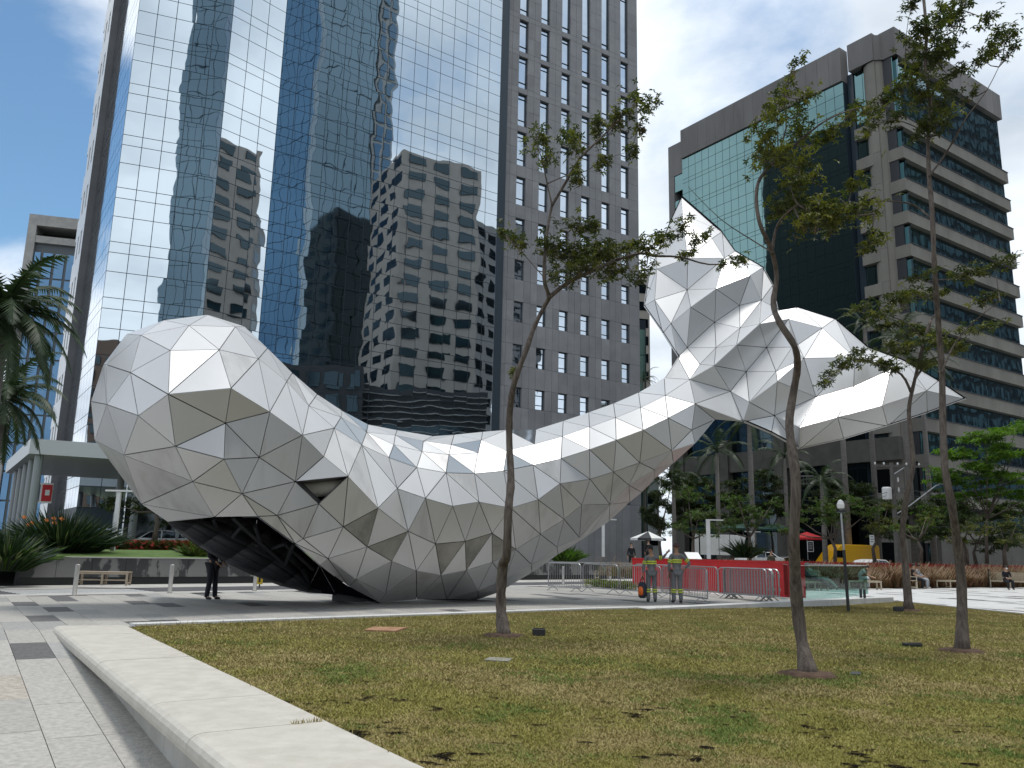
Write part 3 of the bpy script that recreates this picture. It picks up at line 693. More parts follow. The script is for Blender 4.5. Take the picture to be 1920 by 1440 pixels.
for k, p in V.items():
    on = k in FULL
    d = 0 if on else sil_d(p)
    if k in TAILN:
        y = tail_y(p); th = .25 + 1.6*min(1, d/70)
        WY[k] = y + NUDGE.get(k, 0) - (0 if on else .35*min(1, d/60)); WB[k] = WY[k] + (0 if on else th)
    else:
        yc = lerp_tab(YC, p[0]); r = lerp_tab(RP, p[0]); t = min(1, d/r); bl = r*yc/FOC*math.sqrt(max(0, 1-(1-t)**2))
        if k in ('s4',): yc = tail_y(p)
        WY[k] = yc - bl + NUDGE.get(k, 0); WB[k] = yc + bl*.9
# blend where the stalk meets the flukes
for k in ('f12','f13','f15','f16','f20','f24','f9','f10','f14','f19'):
    w = max(0, min(1, (V[k][0]-1190)/150)); WY[k] = WY[k]*(1-w) + (tail_y(V[k])-.45+NUDGE.get(k, 0))*w
    WB[k] = WY[k] if k in FULL else max(WB[k], WY[k]+1)
for k, y in dict(d7=23.45, d14=24.35, d16=25.4, d24=26.2, d6=23.0, c11=22.6).items(): WY[k] = y; WB[k] = max(y, WB[k]) if k not in FULL else y
P3 = {k: at(V[k][0], V[k][1], WY[k]) for k in V}; B3 = {k: at(V[k][0], V[k][1], WB[k]) for k in V}
EDGES = '''b1-a1 b1-a2 b1-b2 b1-b5 b1-b6 b1-b3 b2-a3 b2-b7 b2-b8 b2-b5 b2-a2 b3-a1 b3-b4 b3-b9 b3-b10 b3-b6 b10-b9 b10-b16 b9-b16 b9-b15 b12-b9 b16-b15 b16-b21 b16-b22 b16-b17 b17-b22 b17-b23 b23-b24 b22-b21
b22-b23 b22-b32 b21-b32 b22-b33 b23-b33 b24-b33 b33-b34 b32-b33 b32-b30 b32-b31 b32-b35 b33-b35 b33-b36 b34-b36 b35-b36 b35-b31 b35-d3 b35-d1 b31-d1 b35-e4 b36-e4 e4-d8 b36-e3 e3-e4 e3-d8 e3-e5 e2-e3
b36-e2 e1-b36 e1-e2 e2-e5 e2-e6 e6-e5 e6-e19 e2-e19 e6-e7 e6-e10 e6-e9 e6-e8 e5-e8 e5-d8 e5-d9 d8-d9 e8-d9 e8-d20 e8-e9 e9-e11 e8-e11 e9-e12 e11-e12 e11-d20 e9-e10 e10-e12 e12-e13 e12-e14 e11-e14
e11-d25 e14-d25 e14-d30 e14-e16 e14-e15 e15-e16 e16-e17 e16-d30 d25-d30 d9-d20 d20-d25 e12-e15 e16-f2 e17-f2 e16-d34 d30-d34 f1-f2 f2-d34 f2-f4 f2-f5 f1-f4 f3-f4 f4-f5 d34-f5 f4-f7 f4-f8 f5-f8 f3-f7
f6-f7 f7-f8 f7-f10 f7-f11 f8-f11 f6-f10 f9-f10 f10-f11 f10-f13 f10-f14 f11-f14 f9-f13 f12-f13 f13-f14 f13-f15 f12-f15 f13-f16 f14-f16 f15-f16 f15-f26 f16-f26 f14-f20 f14-f19 f11-f19 f16-f20 f16-f25
f20-f25 f20-f24 f20-f19 f16-f27 f26-f27 f11-f18 f8-f18 f8-f17 f5-f17 f5-d39 d34-d39 d34-d35 d30-d35 d30-d29 d29-d35 d25-d26 d25-d29 d20-d19 d20-d26 d9-d19 d9-d11 d9-d10 d8-d10 d3-d8 d3-d10 d3-d4
d10-d4 d10-d12 d10-d11 d11-d12 d11-d17 d11-d19 d17-d19 d19-d21 d19-d26 d26-d21 d21-d27 d26-d27 d26-d31 d26-d29 d29-d31 d29-d36 d35-d36 d31-d36 d35-d40 d35-d39 d39-d40 d39-f21 d36-d40 d36-d41 d40-d41
d36-d37 d31-d37 d27-d31 d27-d32 d31-d32 d37-d32 d37-d38 d32-d33 d32-d28 d27-d28 d22-d28 d21-d22 d22-d27 d22-d23 d22-d18 d21-d18 d17-d18 d17-d15 d18-d15 d18-d23 d15-d16 d18-d16 d23-d16 d23-d24 d28-d23
d28-d42 d12-d13 d12-d15 d13-d15 d4-d13 d4-d12 d5-d13 d4-d5 d5-d6 d13-d14 d13-d6 d15-d14 d6-d7 d6-d14 d12-d17 d17-d21 d37-d41 d1-d2 d1-d4 d2-d4 d2-d5 d2-c10 d5-c10 c10-d6 c10-d7 c10-c11 b31-c7 d1-c7
c7-d2 c7-c8 c8-d2 c8-c10 c8-c9 c8-c11 b37-c7 b31-b37 b37-c5 c5-c7 c5-c8 c5-c6 c6-c8 b29-b37 c4-b37 c4-b29 c4-c5 c4-c6 b28-c4 b28-b29 b28-c2 c3-c4 b28-c3 b27-c2 b27-b28 b27-a7 a7-c2 b20-a7 b19-b27
b20-b27 b19-b20 b25-b27 b25-b28 b25-b26 b26-b28 b26-b29 b19-b25 b18-b25 b18-b26 b18-b19 b11-b19 b11-b18 b14-b19 b14-b20 b11-b14 b12-b18 b18-b15 b15-b26 b26-b21 b21-b29 b21-b30 b30-b29 b30-b31 b29-b31
b8-b11 b8-b14 b8-b13 b8-b7 b13-b14 b13-a6 b13-b20 a6-b20 a5-b13 b7-b13 b7-a4 b5-b6 b5-b11 b5-b8 b6-b11 b6-b12 b6-b9 b11-b12 b12-b15 b15-b21 d1-d3 t1-t2 t2-t3 t2-t7 t3-t7 t3-t8 t7-t8 t2-t10 t2-t11
t4-t8 t7-t15 t11-t15 t9-t15 t15-t8 t15-t14 t9-t14 t8-t14 t8-t17 t8-t16 t5-t8 t5-t16 t14-t17 t16-t17 t16-t19 t16-t18 t5-t18 t6-t18 t18-t19 t17-t19 t17-t20 t17-s5 t14-t20 t13-t14 t9-t13 t9-t12 t9-t21
t13-t21 t13-s1 t14-s1 t20-s1 t20-s3 s1-s3 s1-s2 s1-s4 s3-s4 t13-s2 t20-s5 s3-s5 s5-t19 s5-s8 s3-s8 s5-s6 s6-t19 t18-s6 s6-s7 t18-s7 s6-s8 s6-s9 s8-s9 s7-s9 s8-s10 s3-s10 s8-s11 s10-s11 s9-s11 s4-s10
f15-s10 s11-f15 s11-f26 s9-s12 s11-s13 s12-s13 s9-s13 s7-s12 s7-s17 s12-s17 s13-f26 f26-s15 s13-s15 s12-s14 s13-s14 s14-s15 t9-t11 t2-t15 t18-r2 s12-r8 r8-s17 r8-s14 s17-r5 r8-r5 r5-r4 s17-r4 r4-r3
r3-s17 r1-s17 r2-s17 r2-s7 r4-r6 r4-r7 r3-r7 r6-r7 r5-r6 r9-r6 s14-r9 s14-r6 r8-r6 r6-r10 r9-r10 r9-q4 r10-q4 r10-r11 r7-r10 r7-r11 r7-r12 r11-r12 r11-r13 r12-r13 r12-p1 r13-p1 r7-r14 r12-r14 p1-p4
p1-p3 s15-r9 s15-q4 s15-f27 q4-f27 q4-q2 r10-q2 r10-q1 r11-q1 q1-q2 q1-q3 q2-q3 q1-q7 q1-q6 r13-q1 r13-q6 q6-p1 q4-q3 q4-q5 p1-p2 p1-p5 r12-p4 f17-d39 f17-f18 f17-f21 f17-f22 f18-f22 f18-f23 f18-f19
f19-f23 f19-f24 f22-f23 f21-f22 d40-f21 d41-f21 f21-f29 f22-f30 f23-f32 f19-f33 f22-f31 f21-f30 d41-f28 f21-f28 f33-f24 f23-f31 f23-f33'''.split()
def tri(outline, inner):
    names = outline + [k for k in inner if k not in outline]
    n = len(outline)
    # keep the triangulation inside the outline; interior points on the wrong side drop out with it
    idx = {k: i for i, k in enumerate(names)}
    ce = [(i, (i+1) % n) for i in range(n)]
    for e in EDGES:
        a, b = e.split('-')
        if a in idx and b in idx: ce.append((idx[a], idx[b]))
    r = delaunay_2d_cdt([Vector(V[k]) for k in names], ce, [], 1, 1e-6)
    if len(r[0]) > len(names):
        bad = [i for i, q in enumerate(r[3]) if not q]; print('CROSS', [(round(r[0][i].x), round(r[0][i].y)) for i in bad])
    vs, fs, orig = r[0], r[2], r[3]
    out = []
    for f in fs:
        t = [names[orig[i][0]] for i in f if orig[i]]
        if len(t) == 3: out.append(t)
    return out
inner = [k for k in V if not k.startswith('rim')]
def inside(p, poly):
    c = False; n = len(poly)
    for i in range(n):
        (x0, y0), (x1, y1) = V[poly[i]], V[poly[(i+1) % n]]
        if (y0 > p[1]) != (y1 > p[1]) and p[0] < (x1-x0)*(p[1]-y0)/(y1-y0)+x0: c = not c
    return c
FT = tri(FRONT, [k for k in inner if k in FRONT or inside(V[k], FRONT)])
FLIPS = []
def flip(a, b, c, d):                    # the shared edge a-b becomes c-d
    for t in list(FT):
        if a in t and b in t: FT.remove(t)
    FT.append([a, c, d]); FT.append([b, c, d])
for q in FLIPS: flip(*q)
white = mat('whale_panel', (.565,.567,.572), .34, .42, (.63,.632,.635), .35, 8, .02, 2.0, vary=.045, coord='World', stretch=(1,1,.35))
streak = mat('whale_panel_stained', (.43,.42,.41), .38, .4, (.58,.577,.572), 1.6, 8, .02, 2.0, vary=.04, coord='World', stretch=(1,1,.13), lo=.28, hi=.52)
mirror_p = glass_mat('whale_glass_panel', (.42,.44,.45), .06, .9, .2, .8, .05)
stone_p = mat('whale_soiled_glass', (.16,.155,.14), .25, .3, (.30,.29,.26), 1.5, 8, .05, coord='World')
seam = mat('whale_seam', (.085,.085,.088), .6)
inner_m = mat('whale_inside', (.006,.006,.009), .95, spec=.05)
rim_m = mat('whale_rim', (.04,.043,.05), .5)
wh = empty('whale_sculpture', (0, 24, 0), label='giant faceted silver whale sculpture with raised tail standing on the plaza', cat='sculpture')
WO = Vector((0, 24, 0))
MIR = [{'b17','b23','b16'}, {'b32','b33','b35'}, {'b33','b35','b36'}, {'b34','e1','b36'}, {'e3','e4','d8'}, {'e2','e5','e6'}, {'e8','d9','d20'}, {'e9','e11','e12'}, {'e16','e17','e15'}, {'e14','d25','d30'}]
SOIL = [{'c7','d2','d1'}, {'d2','d4','d5'}, {'d12','d17','d15'}, {'d17','d21','d18'}, {'d21','d22','d27'}]
HOLE = {'b29', 'b31', 'b37'}
def panel_mesh(pts, inset, th, nrm):
    c = sum(pts, Vector())/3; q = []
    for i in range(3):
        a, b, e = pts[i], pts[(i+1) % 3], pts[i-1]
        u = (b-a).normalized(); v = (e-a).normalized(); bis = (u+v).normalized(); sn = max(.15, math.sin(u.angle(v)/2))
        L_ = min(inset/sn, (c-a).length*.5); q.append(a+bis*L_)
    return q, [p - nrm*th for p in q]
k_panel = 0; shell = MB(); shb = MB()
cen = {k: (P3[k]+B3[k])/2 for k in V}
small_p = {}
FT.sort(key=lambda t: -area_px([P3[k] for k in t]))
for t in FT:
    pts = [P3[k] for k in t]; n = (pts[1]-pts[0]).cross(pts[2]-pts[0])
    if n.length < 1e-4: continue
    n.normalize(); c = sum(pts, Vector())/3
    if n.dot(EYE-c) < 0: pts = pts[::-1]; n = -n
    st = set(t)
    if st == HOLE: continue
    top, bot = panel_mesh(pts, .0105, .035, n)
    fs = [(0,1,2), (5,4,3), (0,3,4,1), (1,4,5,2), (2,5,3,0)]
    mm = white
    if st in MIR: mm = mirror_p
    elif st in SOIL: mm = stone_p
    elif (c.z < 4.2 and random.random() < .42) or random.random() < .05: mm = streak
    shell.add([p - n*.05 - WO for p in pts], [(0, 1, 2)])
    if k_panel >= 298: small_p.setdefault(mm, MB()).add([p - WO for p in top+bot], fs); continue
    o = mesh_obj('panel', [p - WO for p in top+bot], fs, mm, wh); k_panel += 1
    if mm is stone_p: o['label'] = 'soiled grey glass panel'
    if mm is mirror_p: o['label'] = 'reflective grey glass panel'
for mm, b in small_p.items(): b.build('small_panels', mm, wh, kind='stuff')
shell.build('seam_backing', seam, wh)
# the far side of the skin, joined
BT = tri(FULL, [k for k in inner if k in FULL or inside(V[k], FULL)])
bk = MB()
for t in BT:
    pts = [B3[k] for k in t]; n = (pts[1]-pts[0]).cross(pts[2]-pts[0])
    if n.length < 1e-4: continue
    n.normalize(); c = sum(pts, Vector())/3
    if n.dot(EYE-c) > 0: pts = pts[::-1]; n = -n
    top, bot = panel_mesh(pts, .0105, .035, n)
    shb.add([p - WO for p in top+bot], [(0,1,2), (5,4,3), (0,3,4,1), (1,4,5,2), (2,5,3,0)])
    bk.add([p - n*.05 - WO for p in pts], [(0, 1, 2)])
shb.build('far_side_panels', white, wh, kind='stuff')
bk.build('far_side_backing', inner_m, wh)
# curved underside rim of the open belly
mr = MB()
rim_o = [V['d7']] + [V[k] for k in RIMN] + [V['c1']]
rim_y = [23.6, 23.9, 23.7, 23.1, 22.4, 21.7, 21.0, 20.4, 19.7]
prof = []
for (u, v), y in zip(rim_o, rim_y):
    row = []
    for k, (du, dv, dy) in enumerate(((0, 0, 0), (10, -6, -.22), (24, -15, -.3), (40, -26, -.2), (58, -40, .35), (80, -58, 1.0))):
        w = math.sin(math.pi*min(1, max(0, (y-19.7)/3.9)))**.5 if 19.7 < y < 23.6 else .12
        row.append(at(u+du*w, v+dv*w, y+dy*w))
    prof.append(row)
for i in range(len(prof)-1):
    for j in range(5):
        mr.add([prof[i][j]-WO, prof[i+1][j]-WO, prof[i+1][j+1]-WO, prof[i][j+1]-WO], [(0, 1, 2, 3)])
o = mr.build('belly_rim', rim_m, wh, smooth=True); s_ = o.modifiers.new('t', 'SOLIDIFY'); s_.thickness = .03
o = None
# struts of the inner frame seen through the opening
zz7 = lambda x, y: (160+x/3.5556, 840+y/3.5556)
for (x0, y0, ya), (x1, y1, yb) in (((760,470,20.4),(940,640,21.2)),((980,465,20.6),(1330,780,22.4)),((940,640,21.2),(1060,500,21.0)),((1130,520,20.8),(1190,690,22.0)),((1190,690,22.0),(1330,640,21.8)),((1330,640,21.8),(1520,810,23.0)),((1330,780,22.4),(1390,640,21.8)),((850,470,20.5),(900,600,21.2))):
    b = MB(); b.tube([at(*zz7(x0, y0), ya)-WO, at(*zz7(x1, y1), yb)-WO], .05, 6); b.build('strut', rim_m, wh)
# beam and lining seen through the open triangular panel
hb = MB(); a_, b_, c_ = [P3[k] for k in ('b29', 'b31', 'b37')]
dp = Vector((.05, .55, .0))
hb.add([a_-WO, b_-WO, b_+dp-WO, a_+dp-WO], [(0,1,2,3)]); hb.add([b_-WO, c_-WO, c_+dp-WO, b_+dp-WO], [(0,1,2,3)]); hb.add([c_-WO, a_-WO, a_+dp-WO, c_+dp-WO], [(0,1,2,3)])
hb.build('opening_lining', seam, wh)
bm_ = MB(); lo_ = (a_*.35+c_*.65); bm_.tube([a_*.72+c_*.28+Vector((-.3,.62,.0))-WO, b_*.72+c_*.28+Vector((.3,.62,0))-WO], .2, 14)
bm_.build('beam', M['bench_stone'], wh, smooth=True)
# feet
for (u, v, y, w) in ((656, 1117, 24.3, .9), (845, 1124, 26.2, 1.6)):
    p = at(u, v, y); b = MB(); b.box((p.x, p.y, .14), (w, .5, .26)); o = b.build('foot', M['black'], None); o.parent = wh; o.location = -WO
print('WHALE panels', k_panel, 'faces', len(FT))
# ---------------------------------------------------------------- red planter, kerbs, glass
def thing_mb(name, mb, mt, label, cat, group=None, origin=None, smooth=False):
    o_ = Vector(origin or (0,0,0)); rel(mb, o_); o = mb.build(name, mt, None, smooth); o.location = o_; return tag(o, label, cat, group)
RO = AB(27.1, 21)
rp = empty('red_planter', RO, label='long bright red steel planter wall behind the barriers and benches', cat='planter')
def planter_run(p, q, n, h=1.28, th=.14):
    u = (q-p)/n; w_ = u.normalized().cross(Vector((0,0,1)))*th
    for i in range(n):
        s0 = p+u*i+u.normalized()*.004; s1 = p+u*(i+1)-u.normalized()*.004
        b = MB(); b.hexa([s0, s1, s1+w_, s0+w_], [x+Vector((0,0,h)) for x in (s0, s1, s1+w_, s0+w_)]); rel(b, RO).build('side_panel', M['red'], rp)
    b = MB(); s0 = p-w_*.2; s1 = q-w_*.2; b.hexa([x+Vector((0,0,h+.003)) for x in (s0, s1, s1+w_*1.4, s0+w_*1.4)], [x+Vector((0,0,h+.05)) for x in (s0, s1, s1+w_*1.4, s0+w_*1.4)]); rel(b, RO).build('rim', M['red'], rp)
planter_run(AB(27.1, 21), AB(27.1, 30.3), 4)
planter_run(AB(27.25, 30.3), AB(66, 30.3), 14)
planter_run(AB(27.6, 21), AB(27.25, 21), 1)
tag(mesh_obj('planting_bed', [AB(27.4,27.2,.02), AB(66,27.2,.02), AB(66,30.1,.02), AB(27.4,30.1,.02)], [(0,1,2,3)], M['soil']), kind='structure')
# low white ramp edge between plaza and lawn
f0, f1, f2 = G(1215, 1144), G(1560, 1137), G(1676, 1129)
re_ = empty('ramp_edge', f0, label='low white stone ramp edge along the back of the lawn', cat='low wall')
for p, q, h0, h1 in ((f0, f1, .04, .20), (f1, f2, .20, .17)):
    n = 4
    for i in range(n):
        a = p.lerp(q, i/n+.002); c = p.lerp(q, (i+1)/n-.002); w_ = (q-p).normalized().cross(Vector((0,0,1)))*-.5; ha = h0+(h1-h0)*i/n; hc = h0+(h1-h0)*(i+1)/n
        b = MB(); b.hexa([a, c, c+w_, a+w_], [a+Vector((0,0,ha)), c+Vector((0,0,hc)), c+w_+Vector((0,0,hc)), a+w_+Vector((0,0,ha))]); rel(b, f0).build('edge_stone', M['tile_white'], re_)
gl = bpy.data.materials.new('balustrade_glass'); gl.use_nodes = True; t_ = gl.node_tree; t_.nodes.clear()
o1 = t_.nodes.new('ShaderNodeOutputMaterial'); m1 = t_.nodes.new('ShaderNodeMixShader'); tr = t_.nodes.new('ShaderNodeBsdfTransparent'); tr.inputs[0].default_value = (.70,.83,.81,1)
g1 = t_.nodes.new('ShaderNodeBsdfGlossy'); g1.inputs['Roughness'].default_value = .02; m1.inputs[0].default_value = .08
t_.links.new(tr.outputs[0], m1.inputs[1]); t_.links.new(g1.outputs[0], m1.inputs[2]); t_.links.new(m1.outputs[0], o1.inputs[0])
ga = [G(1503, 1132), G(1576, 1127), G(1628, 1118)]
gbz = empty('glass_balustrade', ga[1], label='greenish glass balustrade beside the red planter', cat='balustrade')
ex = (ga[2]-ga[1]).normalized()
runs = [(ga[0], ga[1]), (ga[1], ga[2]), (ga[2], ga[2]+Vector((-2.6, 3.9, 0))), (ga[0]+Vector((.3,2.2,0)), ga[2]+Vector((-2.6, 3.9, 0)))]
for p, q in runs:
    n = 2
    for i in range(n):
        a = p.lerp(q, i/n+.004); c = p.lerp(q, (i+1)/n-.004); w_ = (q-p).normalized().cross(Vector((0,0,1)))*.012
        b = MB(); b.hexa([a+Vector((0,0,.1)), c+Vector((0,0,.1)), c+w_+Vector((0,0,.1)), a+w_+Vector((0,0,.1))], [x+Vector((0,0,1.22)) for x in (a, c, c+w_, a+w_)]); rel(b, ga[1]).build('glass_pane', gl, gbz)
    b = MB(); b.tube([p+Vector((0,0,1.24)), q+Vector((0,0,1.24))], .014, 6); rel(b, ga[1]).build('top_rail', M['grey_metal'], gbz)
# poles
p = G(1591, 1147); b = MB(); tp = at(1577, 962, p.y); b.tube([p, p.lerp(tp, .62)], .045, 10); b2 = MB(); b2.tube([p.lerp(tp, .62), tp], .032, 10)
e = empty('garden_lamp', p, label='slim black garden lamp post standing in the lawn near the glass', cat='lamp post'); rel(b, p).build('post', M['black'], e); rel(b2, p).build('upper_post', M['grey_metal'], e)
b = MB(); b.box(tp-p+Vector((0,0,.05)), (.22,.22,.07)); b.build('lamp_head', M['black'], e)
b = MB(); b.lathe(tp-p+Vector((0,0,.09)), [(.03,0),(.10,.05),(.11,.16),(.07,.26),(.02,.3)], 12); b.build('globe', M['white'], e)
for i, (u, v) in enumerate(((1615, 1131), (1622, 1132))):
    p = G(u, v); b = MB(); b.lathe(p, [(.045,0),(.045,.46),(.03,.48)], 10)
    thing_mb('short_bollard', b, M['dark'], ['left', 'right'][i]+' one of two short dark posts at the lawn edge by the glass', 'bollard', 'short dark posts at the lawn edge', origin=p)
p = G(1856, 1102); e = empty('queue_post', p, label='black queue post on the white paving in front of the reddish grass', cat='post')
b = MB(); b.lathe((0,0,0), [(.17,0),(.17,.02),(.05,.05),(.03,.08),(.03,1.0),(.045,1.02),(.045,1.1),(.02,1.12)], 14); b.build('post', M['black'], e); e.children[0].name = 'stem'
# bollards along the road
def bollard(u, v, lab, h=.86):
    p = G(u, v); b = MB(); b.lathe((0,0,0), [(.075,0),(.075,.02),(.062,.03),(.062,h-.03),(.05,h)], 14)
    o = b.build('steel_bollard', M['steel_b'], None, True); o.location = p; tag(o, lab, 'bollard', 'steel bollards along the road'); return o
M['steel_b'] = mat('brushed_bollard', (.33,.32,.30), .45, .4, (.42,.41,.38), 6, 4, stretch=(1,1,.2))
bollard(139, 1117, 'steel bollard at the left by the zebra crossing'); bollard(318, 1112, 'steel bollard between the wooden bench and the man in the suit')
bollard(477, 1108, 'steel bollard right of the suited man under the whale rim'); bollard(1056, 1097, 'steel bollard seen through the first crowd barrier'); bollard(1144, 1092, 'steel bollard in front of the bench behind the barriers')
# yellow warning marker on the post
p = at(487, 1087, 31.5); b = MB(); b.box((0,0,0), (.22,.03,.32)); o = b.build('hazard_plate', mat('hazard_yellow', (.65,.45,.02), .5), None); o.location = p; tag(o, 'small yellow and black hazard plate beside the planter wall', 'sign')
b = MB(); b.box((0,-.02,0), (.07,.012,.16)); b.build('mark', M['black'], o)
b = MB(); b.box((0,.03,-.3), (.04,.04,.7)); b.build('stake', M['dark'], o)
# crowd barriers
def barrier(p, q, label, group='crowd barriers in front of the red planter', lean=0.0):
    p = Vector(p); q = Vector(q); L_ = (q-p).length; ang = math.atan2((q-p).y, (q-p).x)
    e = empty('crowd_barrier', p, ang, label=label, cat='barrier', group=group); e.rotation_euler = (lean, 0, ang)
    r = .023; b = MB(); h = 1.08; z0 = .17; c = .16; pts = []
    def arc(cx, cz, a0, a1): return [(cx+c*math.cos(R(a0+(a1-a0)*k/4)), 0, cz+c*math.sin(R(a0+(a1-a0)*k/4))) for k in range(5)]
    pts = [(0,0,z0)]+arc(c, h-c, 180, 90)+arc(L_-c, h-c, 90, 0)+[(L_,0,z0),(0,0,z0)]
    b.tube(pts, r, 6); b.build('frame', M['grey_metal'], e)
    n = max(6, int(L_/.125)); bm__ = MB(); bm__.tube([(0,0,z0),(0,0,h-.04)], .0105, 4, cap=False); me = None
    for i in range(1, n):
        if me is None: o = bm__.build('bar', M['grey_metal'], e); me = o.data
        else: o = bpy.data.objects.new('bar', me); link(o, e)
        o.location = (L_*i/n, 0, 0)
    for x in (L_*.14, L_*.86):
        b = MB(); b.bar((x,-.30,.01), (x,0,z0), .035, .015); b.bar((x,.30,.01), (x,0,z0), .035, .015); b.build('foot', M['grey_metal'], e)
    b = MB(); b.tube([(L_+.01,0,.35),(L_+.05,0,.35),(L_+.05,0,.45)], .008, 5); b.tube([(L_+.01,0,.8),(L_+.05,0,.8),(L_+.05,0,.9)], .008, 5); b.build('hook', M['grey_metal'], e)
    return e
zb_ = [((1028,1106),(1089,1110),'crowd barrier nearest the whale belly, first in the row'),((1093,1109),(1159,1114),'second crowd barrier from the whale, with yellow green plants behind'),
      ((1163,1114),(1240,1121),'third crowd barrier, behind the worker with the bag'),((1243,1120),(1327,1133),'nearest crowd barrier, beside the two grey uniformed workers')]
for (a, b_, lab) in zb_: barrier(G(*a), G(*b_), lab)
barrier(G(1190,1106), G(1270,1111), 'crowd barrier standing close along the red planter, farthest back', 'crowd barriers in front of the red planter')
barrier(G(1275,1112), G(1346,1119), 'crowd barrier along the red planter, left of the stacked ones')
s0, s1 = G(1350, 1121), G(1441, 1128)
nrm = (s1-s0).normalized().cross(Vector((0,0,1)))*-1
for k in range(7):
    off = nrm*(k*.085)+ (s1-s0).normalized()*(.05*((k*3) % 4-1))
    barrier(s0+off, s1+off, 'one of seven crowd barriers stacked flat against each other by the red planter', 'stacked crowd barriers')
# ---------------------------------------------------------------- benches
def slat_bench(pos, ang, L_, label, back=False, group='pale wooden benches on the white paving', mt=None, depth=.5):
    e = empty('wooden_bench', pos, ang, label=label, cat='bench', group=group); mt = mt or M['bench_wood']
    def bx(nm, c, d, rx=0): b = MB(); b.box((0,0,0), d); o = b.build(nm, mt, e); o.location = c; o.rotation_euler = (rx,0,0); return o
    n = 5
    for i in range(n): bx('seat_slat', (0, -depth/2+depth*(i+.5)/n, .43), (L_, depth/n-.015, .03))
    for x in (-L_/2+.04, L_/2-.04, 0): 
        for y in (-depth/2+.04, depth/2-.04): bx('leg', (x, y, .207), (.06,.06,.414))
        bx('rail', (x, 0, .08), (.05, depth-.13, .045))
    bx('side_rail', (0, -depth/2+.04, .385), (L_-.14, .04, .055)); bx('side_rail', (0, depth/2-.04, .385), (L_-.14, .04, .055))
    if back:
        for x in (-L_/2+.04, L_/2-.04): bx('back_post', (x, depth/2+.02, .65), (.06,.05,.5))
        k = int(L_/.09)
        for i in range(k): bx('back_slat', (-L_/2+.1+(L_-.2)*(i+.5)/k, depth/2+.02, .66), (L_/k-.03, .02, .4))
        bx('back_rail', (0, depth/2+.02, .9), (L_, .05, .05))
        for x in (-L_/2+.03, L_/2-.03): bx('armrest', (x, -.02, .64), (.06, depth, .04)); bx('arm_post', (x, -depth/2+.04, .535), (.05,.05,.18))
    return e
M['bench_wood'] = mat('pale_bench_wood', (.42,.36,.26), .6, 0, (.55,.48,.36), 4, 6, .2, stretch=(1,9,9), vary=.06)
ba = math.atan2(AX.y, AX.x)
g_ = G(1629, 1106); slat_bench(g_+BX*.3, ba-.5, 1.75, 'backless pale wooden bench under the cross legged person in white')
g_ = G(1532, 1108); slat_bench(g_+BX*.3, ba-.1, 1.8, 'pale wooden bench with back behind the glass balustrade', back=True)
g_ = G(1722, 1104); BENCH2 = slat_bench(g_+BX*.35, ba+.6, 1.3, 'pale wooden bench with back under the two seated people by the grass', back=True)
g_ = G(1788, 1103); slat_bench(g_+BX*.3, ba-.5, 1.7, 'empty backless pale wooden bench between the two right hand tree trunks')
g_ = G(1902, 1103); slat_bench(g_+BX*.3, ba-.75, 2.3, 'pale wooden bench with back at the right edge under the masked person', back=True)
g_ = WL(4.6, .9); e = slat_bench(at(194, 1097, 28.6), math.atan2(WD.y, WD.x)-.65, 1.62, 'weathered backless wooden bench in front of the stained planter wall', mt=M['wood'])
b = MB(); b.box((0,0,.17), (1.45,.4,.03)); b.build('shelf', M['wood'], e)
slat_bench(at(1143, 1086, 47), .3, 1.6, 'pale wooden bench seen through the crowd barriers by the granite wall')
# ---------------------------------------------------------------- lawn fittings
def spot(u, v, w, d, h, lab):
    p = G(u, v); e = empty('lawn_floodlight', p, .12, label=lab, cat='floodlight', group='black floodlights in the lawn')
    b = MB(); b.box((0,0,h/2+.01), (w,d,h)); o = b.build('housing', M['dark'], e); bv = o.modifiers.new('b','BEVEL'); bv.width = .008
    b = MB(); b.box((0,-d*.3,h+.018), (w*.9,d*.3,.012)); b.build('visor', M['black'], e)
spot(1010, 1193, .22, .14, .12, 'black box floodlight in the lawn right of the leaning tree by the whale')
spot(1685, 1147, .27, .15, .13, 'black box floodlight beside the forked tree at the back of the lawn')
spot(1711, 1213, .26, .2, .055, 'flat black floodlight in the lawn left of the tall right tree')
def slabm(pts, z, th, mt, name, lab, cat):
    b = MB(); b.hexa([Vector((p.x,p.y,z-th)) for p in pts], [Vector((p.x,p.y,z)) for p in pts]); return thing_mb(name, b, mt, lab, cat, origin=pts[0])
slabm([G(683,1185), G(741,1187), G(764,1180), G(700,1179)], .04, .03, mat('rusty_lid', (.25,.12,.06), .8, 0, (.36,.21,.12), 6, 6), 'manhole_cover', 'rust brown manhole cover set in the lawn', 'manhole cover')
slabm([G(908,1241), G(952,1244), G(962,1238), G(918,1236)], .03, .02, mat('weathered_lid', (.17,.165,.14), .9, 0, (.26,.25,.21), 12, 6), 'concrete_lid', 'small pale concrete lid set in the lawn', 'lid')
slabm([G(1594,1268), G(1612,1269), G(1616,1264), G(1597,1263)], .03, .02, M['dark'], 'drain_lid', 'small dark lid in the lawn right of the nearest tree', 'lid')
